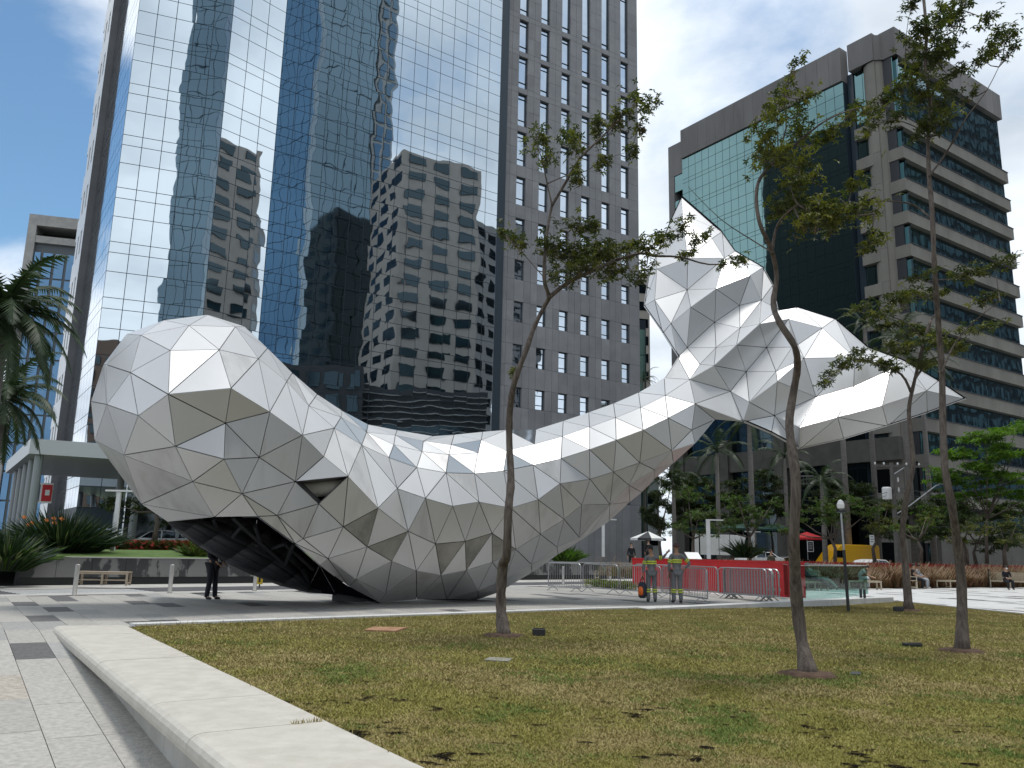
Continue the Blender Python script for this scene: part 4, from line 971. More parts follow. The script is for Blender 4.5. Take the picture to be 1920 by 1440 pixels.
# ---------------------------------------------------------------- lamp posts
def lamp(u0, v0, v1, y, kind, lab, z=None, w=.16):
    p = at(u0, v0, y); tp = at(u0-(v0-v1)*-.02, v1, y); h = tp.z-p.z
    e = empty('lamp_post', p, label=lab, cat='lamp post', group='white plaza lamp posts')
    b = MB(); b.box((0,0,h/2), (w,w*.7,h)); b.build('post', M['white'], e)
    b = MB()
    if kind == 'T': b.box((0,0,h+.04), (1.05,.22,.07))
    else: b.box((.42,0,h+.04), (1.05,.2,.07))
    b.build('lamp_head', M['white'], e)
lamp(211, 1033, 922, 34, 'T', 'white T shaped lamp post by the strap leaved bushes on the left')
lamp(1329, 1048, 976, 52, 'L', 'white lamp post with side arm behind the red planter', w=.22)
lamp(1413, 1050, 998, 58, 'T', 'white T shaped lamp post behind the red planter near the parked white car', w=.2)
lamp(1131, 1044, 975, 60, 'L', 'white lamp post in front of the granite tower wall', w=.2)
M['shadow_conc'] = mat('shadowed_pole', (.10,.095,.09), .9, 0, (.15,.14,.13), 3, 6)  # pole concrete darkened, the shadow on it is part of the colour
# ---------------------------------------------------------------- utility pole
p = at(1684, 1056, 66); tp = at(1684, 868, 66); h = tp.z-p.z
up_ = empty('utility_pole', p, label='concrete utility pole with crossarm, transformer and curved lamp arm', cat='utility pole')
b = MB(); b.tube([(0,0,0),(0,0,h)], [.22,.15], 12); b.build('pole', M['shadow_conc'], up_)
b = MB(); b.box((.6,0,h-.25), (4.2,.12,.16)); b.build('crossarm', M['shadow_conc'], up_)
b = MB(); b.tube([(0,0,h-1.0),(1.1,0,h-.3)], .05, 6); b.build('brace', M['grey_metal'], up_)
b = MB(); b.lathe((-.55,-.1,h-2.9), [(.34,0),(.36,.05),(.36,.85),(.3,.95)], 14); b.build('transformer', M['white'], up_)
for x in (-1.3,-.6,.5,1.2,2.2): b = MB(); b.lathe((x,0,h-.17), [(.05,0),(.08,.08),(.05,.2)], 8); b.build('insulator', M['white'], up_)
for z in (h-1.5, h-2.3): b = MB(); b.lathe((.45,0,z), [(.05,0),(.07,.1),(.05,.35)], 8); b.build('fuse', M['white'], up_)
b = MB(); b.tube([(.2,0,h-4.0),(1.3,0,h-3.3),(3.4,0,h-1.75),(3.8,0,h-1.6)], .05, 6); b.build('lamp_arm', M['grey_metal'], up_)
b = MB(); b.box((4.0,0,h-1.6), (.6,.2,.12)); b.build('lamp_head', M['grey_metal'], up_)
def wire(p, q, sag, lab, r=.018, grp='overhead wires'):
    pts = [p.lerp(q, i/14)-Vector((0,0,sag*4*(i/14)*(1-i/14))) for i in range(15)]
    b = MB(); b.tube(pts, r, 5); thing_mb('overhead_wire', b, M['dark'], lab, 'wire', grp, origin=p)
wire(at(1690,916,66), at(1990,862,58), 1.1, 'upper bundle of dark overhead wires running right from the utility pole'); wire(at(1690,924,66), at(1990,872,58), 1.3, 'second dark overhead wire just below the top bundle')
wire(at(1690,985,66), at(1990,940,58), .7, 'lowest dark overhead wire at the right over the shrubs'); wire(at(1684,916,66), at(1470,906,62), .9, 'dark overhead wire running left from the pole behind the nearest tree')
wire(at(1684,921,66), at(1440,914,62), 1.1, 'lower dark overhead wire running left from the pole')
b = MB()
for k in range(4): b.tube([at(1500+k*6, 893, 64), at(1500+k*6, 910, 64)], .03, 5)
b.tube([at(1498,893,64), at(1525,893,64)], .04, 5); b.tube([at(1498,908,64), at(1525,908,64)], .04, 5)
thing_mb('wire_spacer', b, M['dark'], 'wire spacer frame hanging on the overhead wires by the nearest trunk', 'wire spacer', origin=at(1510,900,64))
# ---------------------------------------------------------------- vehicles
def wheel(e, c, r, w):
    b = MB(); n = 20; vs = []
    b.tube([Vector(c)+Vector((0,-w/2,0)), Vector(c)+Vector((0,w/2,0))], r, 20); t = b.build('tyre', M['black'], e)
    b = MB(); b.tube([Vector(c)+Vector((0,-w/2-.01,0)), Vector(c)+Vector((0,w/2+.01,0))], r*.6, 12); b.build('rim', M['grey_metal'], t)
def vehicle(name, pos, ang, prof, width, mt, label, cat, wins, wx, wr=.33, tumble=.12, zwin=.9):
    """prof: closed side outline (x, z); the part above zwin leans inwards"""
    e = empty(name, pos, ang, label=label, cat=cat); b = MB(); n = len(prof)
    def half(z): return width/2*(1-tumble*max(0, z-zwin))
    b.add([(x, -half(z), z) for x, z in prof]+[(x, half(z), z) for x, z in prof], [tuple(range(n)), tuple(range(2*n-1, n-1, -1))]+[(i, i+n, (i+1) % n+n, (i+1) % n) for i in range(n)])
    o = b.build('body', mt, e, False); bv = o.modifiers.new('b', 'BEVEL'); bv.width = .05; bv.segments = 3; bv.limit_method = 'ANGLE'; bv.angle_limit = R(25)
    gw = bpy.data.materials.get('car_glass') or glass_mat('car_glass', (.05,.06,.07), .05)
    for w_ in wins:
        for sgn in (-1, 1):
            c = MB(); m_ = len(w_); c.add([(x, sgn*(half(z)+.006), z) for x, z in w_]+[(x, sgn*(half(z)-.02), z) for x, z in w_], [tuple(range(m_))[::sgn], tuple(range(m_, 2*m_))[::-sgn]]+[(i, (i+1) % m_, (i+1) % m_+m_, i+m_) for i in range(m_)]); c.build('side_window', gw, e)
    for x in wx:
        for s in (-1, 1): wheel(e, (x, s*(width/2-.1), wr), wr, .22)
    return e
car_p = [(-2.2,.35),(-2.22,.62),(-2.1,.86),(-1.35,.95),(-.75,1.36),(-.1,1.45),(.75,1.42),(1.5,1.02),(2.1,.92),(2.2,.7),(2.2,.35)]
car_w = [[(-1.2,.96),(-.7,1.3),(-.12,1.38),(-.12,.96)], [(-.04,.96),(-.04,1.38),(.7,1.35),(1.25,1.0)]]
silver = mat('silver_paint', (.42,.43,.44), .25, .6); whitep = mat('white_car_paint', (.7,.7,.7), .3); yell = mat('yellow_paint', (.72,.38,.0), .35)
P_ = at(308, 1020, 50); vehicle('parked_car', (P_.x, P_.y, .86), .25, car_p, 1.75, silver, 'silver saloon car behind the red flower bed', 'car', car_w, (-1.35, 1.35))
P_ = at(1424, 1048, 74)
vehicle('parked_car', (P_.x, P_.y, .55), .5, car_p, 1.7, whitep, 'white car parked behind the red planter beside the walking man', 'car', car_w, (-1.35, 1.35))
P_ = at(1632, 1049, 64); vehicle('parked_car', (P_.x, P_.y, .1), .45, car_p, 1.7, whitep, 'white car whose roof shows in front of the yellow van', 'car', car_w, (-1.35, 1.35))
P_ = at(1469, 1049, 80); vehicle('parked_car', (P_.x, P_.y, .2), .45, car_p, 1.7, silver, 'grey car half hidden behind the nearest tree trunk', 'car', car_w, (-1.35, 1.35))
van_p = [(-2.8,.4),(-2.85,.9),(-2.6,1.2),(-2.0,1.9),(-1.5,2.35),(-1.2,2.5),(2.7,2.5),(2.8,2.3),(2.8,.4)]
van_w = [[(-2.35,1.3),(-1.85,1.95),(-1.25,1.95),(-1.25,1.3)]]
P_ = at(1590, 1050, 79); vehicle('delivery_van', (P_.x, P_.y, .35), .28, van_p, 1.95, yell, 'yellow high roof delivery van parked beyond the red planter', 'van', van_w, (-1.9, 1.9), tumble=.03)
# ---------------------------------------------------------------- umbrellas, boards, hoarding
def umbrella(p, r, h, mt, lab):
    e = empty('sun_umbrella', p, label=lab, cat='umbrella'); b = MB(); b.tube([(0,0,0),(0,0,h)], .03, 8); b.build('pole', M['grey_metal'], e)
    for k in range(8):
        a0, a1 = k*math.pi/4, (k+1)*math.pi/4; c = MB()
        c.add([(0,0,h),(r*math.cos(a0),r*math.sin(a0),h-.55),(r*math.cos(a1),r*math.sin(a1),h-.55),(r*math.cos(a1),r*math.sin(a1),h-.72),(r*math.cos(a0),r*math.sin(a0),h-.72)], [(0,1,2),(1,4,3,2)])
        c.build('panel', mt[k % len(mt)], e)
P_ = at(1216, 1050, 66); umbrella(P_, 1.4, 2.2, [M['white'], M['dark']], 'black and white sun umbrella beside the granite tower')
P_ = at(1515, 1050, 78); umbrella(P_, 1.7, 2.55, [M['red']], 'red sun umbrella at the café beyond the red planter')
dg = mat('dark_green_cloth', (.006,.045,.035), .8)
P_ = at(1395, 1050, 82); umbrella(P_, 3.0, 3.5, [dg], 'dark green sun umbrella left of the small trees'); P_ = at(1455, 1050, 84); umbrella(P_, 3.0, 3.5, [dg], 'dark green sun umbrella right of the T shaped lamp'); P_ = at(1322, 1050, 84); umbrella(P_, 2.6, 3.5, [dg], 'dark green sun umbrella behind the white hoarding')
e = empty('hoarding', at(1300, 1046, 62), .35, label='white site hoarding panels behind the lamp post with side arm', cat='hoarding')
for i, (x, w_) in enumerate(((0,.5),(.6,1.6),(2.25,.9),(3.2,1.4))):
    b = MB(); b.box((x+w_/2,0,1.0), (w_-.04,.05,1.5)); b.build('board', M['white'], e)
P_ = at(1300, 1050, 42); e = empty('info_panel', P_, .3, label='small tilted white information panel behind the workers', cat='sign'); b = MB(); b.box((0,0,0), (.75,.04,.5)); o = b.build('panel', M['white'], e); o.location = (0,0,.2); o.rotation_euler = (R(-50),.0,0)
b = MB(); b.box((0,0,-.3), (.1,.1,.9)); b.build('stand', M['grey_metal'], e)
P_ = at(1520, 1034, 70); e = empty('menu_board', P_, label='black menu board with white frame under the red umbrella', cat='sign'); b = MB(); b.box((0,0,.4), (.5,.05,.85)); b.build('frame', M['white'], e); b = MB(); b.box((0,-.03,.4), (.42,.02,.76)); b.build('board', M['black'], e)
for k in range(4): b = MB(); b.box((0,-.045,.62-.13*k), (.26-.04*(k % 2),.008,.02)); b.build('text_line', M['white'], e)
P_ = at(1637, 1050, 76); e = empty('traffic_sign', P_, label='white parking sign on a pole right of the yellow van', cat='sign'); b = MB(); b.tube([(0,0,0),(0,0,2.2)], .04, 8); b.build('pole', M['grey_metal'], e)
b = MB(); b.box((0,-.05,1.75), (.42,.03,.9)); b.build('plate', M['white'], e)
for k in range(3): b = MB(); b.box((0,-.075,2.05-.22*k), (.28,.012,.05)); b.build('mark', M['dark'], e)
P_ = at(81, 945, 46); e = empty('advertising_board', P_, .25, label='red and white advertising board under the entrance canopy', cat='sign'); b = MB(); b.box((0,0,.6), (.8,.08,1.1)); b.build('board', M['white'], e)
b = MB(); b.box((.12,-.05,.6), (.5,.03,.9)); b.build('poster', M['red'], e); b = MB(); b.box((-.3,-.05,.6), (.12,.03,.9)); b.build('poster_edge', mat('navy_print', (.03,.05,.2), .5), e)
b = MB(); b.box((.15,-.075,.62), (.22,.012,.3)); b.build('emblem', M['white'], e)
# left background office block with roof terrace
LBx = at(40, 1030, 112)
lb, lbf = simple_tower('distant_office_block', 'distant office block with blue glass and concrete frame left of the tower', 'office block', (LBx.x-4.5, LBx.y), 75, 14, 16, at(97, 455, 112).z, mat('blue_wall', (.10,.12,.13), .5), glass_mat('blue_facade_glass', (.12,.22,.34), .05, 1, .3, .3, .05), 3.9, 1.5, .25)
LO = Vector((LBx.x-4.5, LBx.y, 0)); ht = at(97, 404, 112).z; h1 = at(97, 455, 112).z
b = MB(); lbf.slab(b, -.6, .5, 0, ht, -.5, .4); lbf.slab(b, .5, 14.5, ht-1.6, ht, -8, .4); lbf.slab(b, -.6, .5, 0, ht, -16, -.5); rel(b, LO).build('frame', M['concrete'], lb)
b = MB(); lbf.slab(b, .5, 14, h1, ht-1.7, -8, -3); rel(b, LO).build('roof_room', M['dark'], lb)
b = MB(); lbf.slab(b, .5, 14.5, h1, h1+1.0, -.3, .3); rel(b, LO).build('parapet', M['concrete'], lb)
# slivers of buildings between the two big ones
tx = at(1203, 1040, 125); simple_tower('teal_glass_block', 'pale teal glass block glimpsed between the granite tower and the whale tail', 'building', (tx.x-12, tx.y), 80, 13.6, 12, at(1210, 592, 125).z, mullion, glass_mat('pale_teal_glass', (.36,.62,.56), .1, 1, .2, .3, .03), 4.2, 1.5, .12)
tx = at(1203, 1040, 150); simple_tower('cream_block', 'cream coloured old building top above the teal glass block', 'building', (tx.x-12, tx.y), 80, 14.6, 12, at(1210, 503, 150).z, mat('cream_render', (.42,.38,.33), .8), win_d, 3.4, 2.6, 1.7)
tx = at(1262, 1040, 128); simple_tower('white_block', 'white building glimpsed low between the towers', 'building', (tx.x-22, tx.y), 80, 21, 12, at(1262, 880, 128).z, mat('white_render', (.6,.6,.6), .8), win_d, 3.2, 2.0, 1.6)
# ---------------------------------------------------------------- people
skin_t = mat('skin_brown', (.33,.19,.12), .6); skin_l = mat('skin_light', (.48,.30,.21), .6)
hair_m = mat('dark_hair', (.012,.010,.009), .7)
def cloth(n, c): return bpy.data.materials.get(n) or mat(n, c, .85, 0, tuple(min(1, k*1.35) for k in c), 9, 5, .2)
def skin_mesh(name, nodes, edges, mt, parent, root, sub=1):
    ks = list(nodes); me = bpy.data.meshes.new(name); me.from_pydata([nodes[k][0] for k in ks], [(ks.index(a), ks.index(b)) for a, b in edges], [])
    me.materials.append(mt); o = bpy.data.objects.new(name, me); link(o, parent)
    md = o.modifiers.new('skin', 'SKIN'); md.use_smooth_shade = True
    lay = me.skin_vertices[0] if me.skin_vertices else None
    if lay is None:
        bm2 = bmesh.new(); bm2.from_mesh(me); bm2.verts.layers.skin.verify(); bm2.to_mesh(me); bm2.free(); lay = me.skin_vertices[0]
    for i, k in enumerate(ks):
        r = nodes[k][1]; lay.data[i].radius = r if isinstance(r, tuple) else (r, r); lay.data[i].use_root = (k == root)
    ss = o.modifiers.new('sub', 'SUBSURF'); ss.levels = sub; ss.render_levels = sub
    return o
V3 = lambda *a: Vector(a)
STAND = dict(pelvis=(0,0,.95), waist=(0,0,1.08), chest=(0,.0,1.28), collar=(0,.01,1.42), neck=(0,.0,1.50), jaw=(0,-.02,1.57), head=(0,-.01,1.66), crown=(0,0,1.73),
    shl=(-.17,0,1.40), ell=(-.23,.02,1.13), wrl=(-.25,-.04,.88), shr=(.17,0,1.40), elr=(.23,.02,1.13), wrr=(.25,-.04,.88),
    hpl=(-.09,0,.90), knl=(-.11,-.02,.50), anl=(-.12,.02,.09), tol=(-.13,-.16,.04), hpr=(.09,0,.90), knr=(.11,-.02,.50), anr=(.12,.02,.09), tor=(.14,-.16,.04))
SIT = dict(STAND, pelvis=(0,0,.53), waist=(0,.03,.66), chest=(0,.05,.86), collar=(0,.03,1.0), neck=(0,.0,1.07), jaw=(0,-.03,1.14), head=(0,-.03,1.22), crown=(0,-.02,1.29),
    shl=(-.17,.03,.98), ell=(-.21,-.05,.73), wrl=(-.10,-.28,.66), shr=(.17,.03,.98), elr=(.21,-.05,.73), wrr=(.10,-.28,.66),
    hpl=(-.10,-.02,.52), knl=(-.13,-.44,.50), anl=(-.13,-.42,.09), tol=(-.13,-.58,.04), hpr=(.10,-.02,.52), knr=(.13,-.44,.50), anr=(.13,-.42,.09), tor=(.13,-.58,.04))
def person(pos, rz, pose, label, top, bottom, shoes, skin=None, hair=None, sleeves=True, long_hair=False, bands=False, cap=None, jacket=False, mask=False, scale=1.0, group=None, mats_hair=None):
    skin = skin or skin_t; e = empty('person', pos, rz, label=label, cat='person', group=group); e.scale = (scale,)*3
    J = {k: Vector(v) for k, v in pose.items()}
    rad = dict(pelvis=(.13,.10), waist=(.115,.085), chest=(.14,.10), collar=(.075,.06), neck=.05, jaw=(.062,.075), head=(.078,.092), crown=(.05,.06), shl=.052, shr=.052, ell=.038, elr=.038, wrl=.026, wrr=.026,
        hpl=.085, hpr=.085, knl=.055, knr=.055, anl=.036, anr=.036, tol=.028, tor=.028)
    nodes = {k: (J[k], rad[k]) for k in J}
    ed = [('pelvis','waist'),('waist','chest'),('chest','collar'),('collar','neck'),('neck','jaw'),('jaw','head'),('head','crown'),('collar','shl'),('shl','ell'),('ell','wrl'),('collar','shr'),('shr','elr'),('elr','wrr'),
        ('pelvis','hpl'),('hpl','knl'),('knl','anl'),('anl','tol'),('pelvis','hpr'),('hpr','knr'),('knr','anr'),('anr','tor')]
    for s in ('l', 'r'):
        d = (J['wr'+s]-J['el'+s]).normalized(); sd = d.cross(Vector((0,1,0))); sd = sd.normalized() if sd.length > .1 else Vector((1,0,0))
        pm = J['wr'+s]+d*.07; nodes['palm'+s] = (pm, (.034,.018)); ed.append(('wr'+s, 'palm'+s))
        for i, (o, l) in enumerate(((-.027,.07),(-.009,.082),(.009,.078),(.026,.062))):
            k = 'f%s%d' % (s, i); nodes[k] = (pm+sd*o*1.25+d*.05+Vector((0,-.004,0)), .009); nodes[k+'t'] = (pm+sd*o*1.3+d*(.03+l)+Vector((0,-.018,0)), .008); ed += [('palm'+s, k), (k, k+'t')]
        k = 'th'+s; nodes[k] = (J['wr'+s]+d*.055-sd*.05+Vector((0,-.015,0)), .010); ed.append(('wr'+s, k))
    skin_mesh('body', nodes, ed, skin, e, 'pelvis', 1)
    g = lambda ks, add, over={}: {k: (J[k], tuple(x+add for x in (over.get(k) or (rad[k] if isinstance(rad[k], tuple) else (rad[k],)*2)))) for k in ks}
    tk = ['pelvis','waist','chest','collar','shl','shr']; te = [('pelvis','waist'),('waist','chest'),('chest','collar'),('collar','shl'),('collar','shr')]
    tn = g(tk, .016)
    for s in ('l', 'r'):
        if sleeves:
            tn.update(g(['el'+s], .018)); tn['cf'+s] = (J['el'+s].lerp(J['wr'+s], .86), (.04,.04)); te += [('sh'+s,'el'+s), ('el'+s,'cf'+s)]
        else:
            tn['cf'+s] = (J['sh'+s].lerp(J['el'+s], .6), (.062,.062)); te.append(('sh'+s,'cf'+s))
    if pose.get('knl', (0,0,0))[2] < .51 and J['pelvis'].z > .8:
        tn['hem'] = (J['pelvis']+Vector((0,0,-.13 if jacket else -.05)), (.165,.13)); te.append(('pelvis','hem'))
    skin_mesh('jacket' if jacket else 'shirt', tn, te, top, e, 'chest', 1)
    bn = g(['pelvis','hpl','hpr','knl','knr'], .02); be = [('pelvis','hpl'),('pelvis','hpr'),('hpl','knl'),('hpr','knr')]
    for s in ('l', 'r'): bn['cu'+s] = (J['kn'+s].lerp(J['an'+s], 1.1), (.062,.068)); be.append(('kn'+s,'cu'+s))
    skin_mesh('trousers', bn, be, bottom, e, 'pelvis', 1)
    for s in ('l', 'r'):
        a, t = J['an'+s], J['to'+s]; heel = a+(a-t).normalized()*.03
        skin_mesh('shoe', {'a': (Vector((a.x,a.y,a.z-.01)), (.045,.045)), 'h': (Vector((heel.x,heel.y,.048)), (.042,.042)), 'm': (a.lerp(t,.6)-Vector((0,0,.005)), (.046,.04)), 't': (t, (.04,.034))}, [('a','h'),('h','m'),('m','t')], shoes, e, 'h', 1)
    hm = mats_hair or hair_m
    h = J['head']; b = MB()
    up = (J['crown']-J['jaw']).normalized(); bk = Vector((0,1,0)); bk = (bk-up*bk.dot(up)).normalized(); sd = up.cross(bk)
    vs = []; nseg, nr = 12, 7
    for i in range(nr):
        th = (i+.02)/(nr-1)*math.pi*.56
        for j in range(nseg):
            ph = 2*math.pi*j/nseg; y = math.sin(th)*math.sin(ph)
            drop = -.02 if y < -.3 else 0
            vs.append(h+up*(.02+math.cos(th)*.112+ (.05 if (y < -.5 and th > 1.2) else 0))+bk*(y*.112+.012)+sd*(math.sin(th)*math.cos(ph)*.09))
    b.add(vs, [(i*nseg+j, i*nseg+(j+1) % nseg, (i+1)*nseg+(j+1) % nseg, (i+1)*nseg+j) for i in range(nr-1) for j in range(nseg)])
    o = b.build('cap' if cap else 'hair', cap or hm, e, True); sf = o.modifiers.new('t','SOLIDIFY'); sf.thickness = .012
    if cap:
        b = MB(); c = h-bk*.13+up*.03; b.hexa([c-sd*.06-bk*.06, c+sd*.06-bk*.06, c+sd*.075+bk*.06, c-sd*.075+bk*.06], [x+up*.012 for x in (c-sd*.06-bk*.06, c+sd*.06-bk*.06, c+sd*.075+bk*.06, c-sd*.075+bk*.06)]); b.build('peak', cap, o)
    # face
    f = h-bk*.088
    for s in (-1, 1):
        b = MB(); b.box(f+sd*s*.03+up*.0, (.022,.012,.01)); b.build('eye', hair_m, e)
        b = MB(); b.box(h+sd*s*.085-up*.012, (.014,.035,.05)); b.build('ear', skin, e)
    b = MB(); n0 = f-bk*.008; b.add([n0+up*.012, n0+sd*.013-up*.028, n0-sd*.013-up*.028, n0-bk*.024-up*.026], [(0,1,3),(0,3,2),(1,2,3),(0,2,1)]); b.build('nose', skin, e)
    if mask: b = MB(); b.box(f-up*.05+bk*.002, (.10,.05,.07)); o = b.build('face_mask', M['white'], e); bv = o.modifiers.new('b','BEVEL'); bv.width = .02; bv.segments = 2
    else: b = MB(); b.box(f-up*.052-bk*.003, (.04,.008,.008)); b.build('mouth', mat('lip', (.25,.08,.07), .6) if 'lip' not in bpy.data.materials else bpy.data.materials['lip'], e)
    if bands:
        yb = bpy.data.materials.get('reflective_yellow') or mat('reflective_yellow', (.55,.62,.06), .5)
        def ring(p, q, r, r2=None):
            b = MB(); n = 14; d = (q-p).normalized(); a = Vector((1,0,0)); a = (a-d*a.dot(d)).normalized(); c = d.cross(a); vs = []
            for x in (p, q):
                for j in range(n): vs.append(x+a*math.cos(2*math.pi*j/n)*r+c*math.sin(2*math.pi*j/n)*(r2 or r))
            b.add(vs, [(j, (j+1) % n, (j+1) % n+n, j+n) for j in range(n)]); o = b.build('reflective_band', yb, e, True); m_ = o.modifiers.new('t','SOLIDIFY'); m_.thickness = .006; m_.offset = 1
        for k in (.62, .95): p = J['waist'].lerp(J['chest'], k); ring(p-Vector((0,0,.022)), p+Vector((0,0,.022)), .165, .125)
        for s in ('l', 'r'):
            p = J['kn'+s].lerp(J['an'+s], .35); d = (J['an'+s]-J['kn'+s]).normalized(); ring(p-d*.05, p-d*.01, .083); ring(p+d*.02, p+d*.06, .083)
            p = J['sh'+s].lerp(J['el'+s], .62); d = (J['el'+s]-J['sh'+s]).normalized(); ring(p-d*.045, p-d*.01, .064); ring(p+d*.01, p+d*.045, .064)
    return e
grey_c = cloth('grey_workwear', (.13,.135,.14)); black_c = cloth('black_cloth', (.012,.012,.015)); white_c = cloth('white_cloth', (.55,.57,.58)); suit = cloth('navy_suit', (.010,.011,.018))
shoe = mat('black_leather', (.012,.012,.012), .4); pale_c = cloth('pale_trousers', (.35,.38,.40)); teal_c = cloth('sage_cloth', (.22,.27,.25)); olive = cloth('olive_cloth', (.07,.075,.05))
w1 = G(1222, 1129); w2 = G(1270, 1131)
P1 = dict(STAND, elr=(.36,.0,1.40), wrr=(.52,.06,1.58), ell=(-.27,.03,1.12), wrl=(-.28,0,.86), head=(.03,.0,1.66), jaw=(.03,.0,1.57))
person(w1, R(180), dict(P1, shr=(-.17,0,1.40), shl=(.17,0,1.40), elr=(-.36,.0,1.38), wrr=(-.52,-.08,1.54), ell=(.25,.02,1.12), wrl=(.27,0,.86), hpl=(.09,0,.9), hpr=(-.09,0,.9), knl=(.1,-.02,.5), knr=(-.1,-.02,.5), anl=(.11,.02,.09), anr=(-.11,.02,.09), tol=(.12,-.16,.04), tor=(-.12,-.16,.04)),
    'worker in grey reflective uniform pointing to the right and holding a bag', grey_c, grey_c, shoe, bands=True, scale=1.0)
person(w2, R(184), dict(STAND, shr=(-.17,0,1.40), shl=(.17,0,1.40), elr=(-.40,.05,1.18), wrr=(-.22,.0,1.0), ell=(.24,.03,1.12), wrl=(.22,-.06,.88), hpl=(.09,0,.9), hpr=(-.09,0,.9), knl=(.1,-.02,.5), knr=(-.1,-.02,.5), anl=(.11,.02,.09), anr=(-.11,.02,.09), tol=(.13,-.16,.04), tor=(-.12,-.16,.04)),
    'worker in grey reflective uniform and cap with one hand on the hip', grey_c, grey_c, shoe, bands=True, cap=cloth('maroon_cap', (.06,.03,.03)), scale=1.05)
bp_ = w1+Vector((-.30,-.02,0)); e = empty('tool_bag', bp_, label='dark bag with bright orange trim hanging from the worker hand', cat='bag')
b = MB(); b.lathe((0,0,.12), [(.08,0),(.13,.06),(.14,.3),(.11,.46),(.07,.5)], 12); o = b.build('bag_body', cloth('dark_navy_bag', (.02,.025,.04)), e, True)
b = MB(); b.lathe((-.05,-.07,.2), [(.05,0),(.09,.05),(.09,.22),(.05,.28)], 10); b.build('trim', mat('orange_trim', (.75,.14,.01), .5), e, True)
b = MB(); b.tube([(-.06,0,.58),(-.03,0,.72),(.0,0,.8),(.05,0,.72),(.07,0,.58)], .012, 6); b.build('strap', black_c, e)
st = w2+Vector((-.24,-.05,0)); b = MB(); b.tube([(0,0,.02),(.02,0,.95)], .014, 6); o = b.build('walking_stick', M['dark'], None); o.location = st; tag(o, 'thin dark rod held by the worker with the cap', 'rod')
sm = G(394, 1125)
person(sm, R(70), dict(STAND, ell=(-.23,-.02,1.14), wrl=(-.14,-.24,.98), elr=(.23,-.02,1.14), wrr=(.14,-.24,.98), anl=(-.1,.05,.09), tol=(-.11,-.13,.04), anr=(.1,-.06,.09), tor=(.11,-.24,.04)),
    'man in a dark suit standing half hidden behind the whale rim', suit, suit, shoe, jacket=True, scale=1.02)
s1 = G(1622, 1104)+BX*.25
person(s1, R(72), dict(SIT, pelvis=(0,.05,.53), chest=(0,-.1,.83), collar=(0,-.18,.95), neck=(0,-.24,1.0), jaw=(0,-.33,1.03), head=(0,-.37,1.08), crown=(0,-.38,1.16), shl=(-.17,-.16,.93), shr=(.17,-.16,.93), ell=(-.2,-.35,.70), elr=(.2,-.35,.7), wrl=(-.12,-.58,.62), wrr=(.12,-.58,.62), knl=(-.28,-.36,.58), knr=(.28,-.36,.58), anl=(.12,-.34,.50), anr=(-.12,-.40,.52), tol=(.22,-.38,.50), tor=(-.22,-.46,.5)),
    'person in white sitting cross legged and bent forward on the backless bench', white_c, white_c, cloth('light_shoe', (.4,.4,.4)), skin=skin_l, sleeves=False)
s2 = G(1730, 1104)+BX*.45
person(s2, R(58), SIT, 'seated man in black clothes looking at his phone by the reddish grass', black_c, black_c, shoe, skin=skin_l, sleeves=False)
person(s2+AX*.62+BX*.1, R(50), dict(SIT, head=(.0,-.05,1.2)), 'seated man in light grey shirt and pale trousers beside the man in black', cloth('light_grey_cloth', (.28,.29,.31)), pale_c, cloth('light_shoe', (.4,.4,.4)), skin=skin_t, sleeves=True)
s4 = G(1893, 1106)+BX*.1
person(s4, R(-8), SIT, 'seated person in black wearing a white face mask at the right edge', black_c, black_c, shoe, mask=True, skin=skin_l)
REC = dict(SIT, pelvis=(0,-.1,.55), waist=(0,.05,.66), chest=(0,.2,.84), collar=(0,.28,.96), neck=(0,.33,1.02), jaw=(0,.33,1.1), head=(0,.36,1.18), crown=(0,.38,1.26), shl=(-.17,.27,.95), shr=(.17,.27,.95), ell=(-.22,.12,.72), elr=(.22,.12,.72), wrl=(-.1,-.1,.68), wrr=(.1,-.1,.68), hpl=(-.1,-.14,.54), hpr=(.1,-.14,.54), knl=(-.12,-.58,.5), knr=(.12,-.58,.5), anl=(-.12,-.92,.16), anr=(.12,-.9,.16), tol=(-.12,-1.03,.2), tor=(.12,-1.0,.2))
s5 = G(1533, 1108)+BX*.4
person(s5, R(62), REC, 'person in dark clothes leaning back on the bench behind the glass', cloth('dark_slate_cloth', (.03,.04,.05)), cloth('dark_slate_cloth', (.03,.04,.05)), shoe)
person(s5+AX*.62+BX*.1, R(62), REC, 'person in sage green clothes leaning back on the bench behind the glass', teal_c, teal_c, shoe, skin=skin_l)
for u, v, y, top, rz, lab in ((1446, 1050, 47, olive, 20, 'walking man in olive top behind the red planter'), (1184, 1045, 56, black_c, 0, 'guard in black standing before the granite tower wall'), (1216, 1045, 60, black_c, 160, 'person in black below the black and white umbrella')):
    p = at(u, v, y); head = at(u, {1446:1031, 1184:1018, 1216:1012}[u], y); person((p.x, p.y, head.z-1.76), R(rz), STAND, lab, top, black_c, shoe, skin=skin_l)
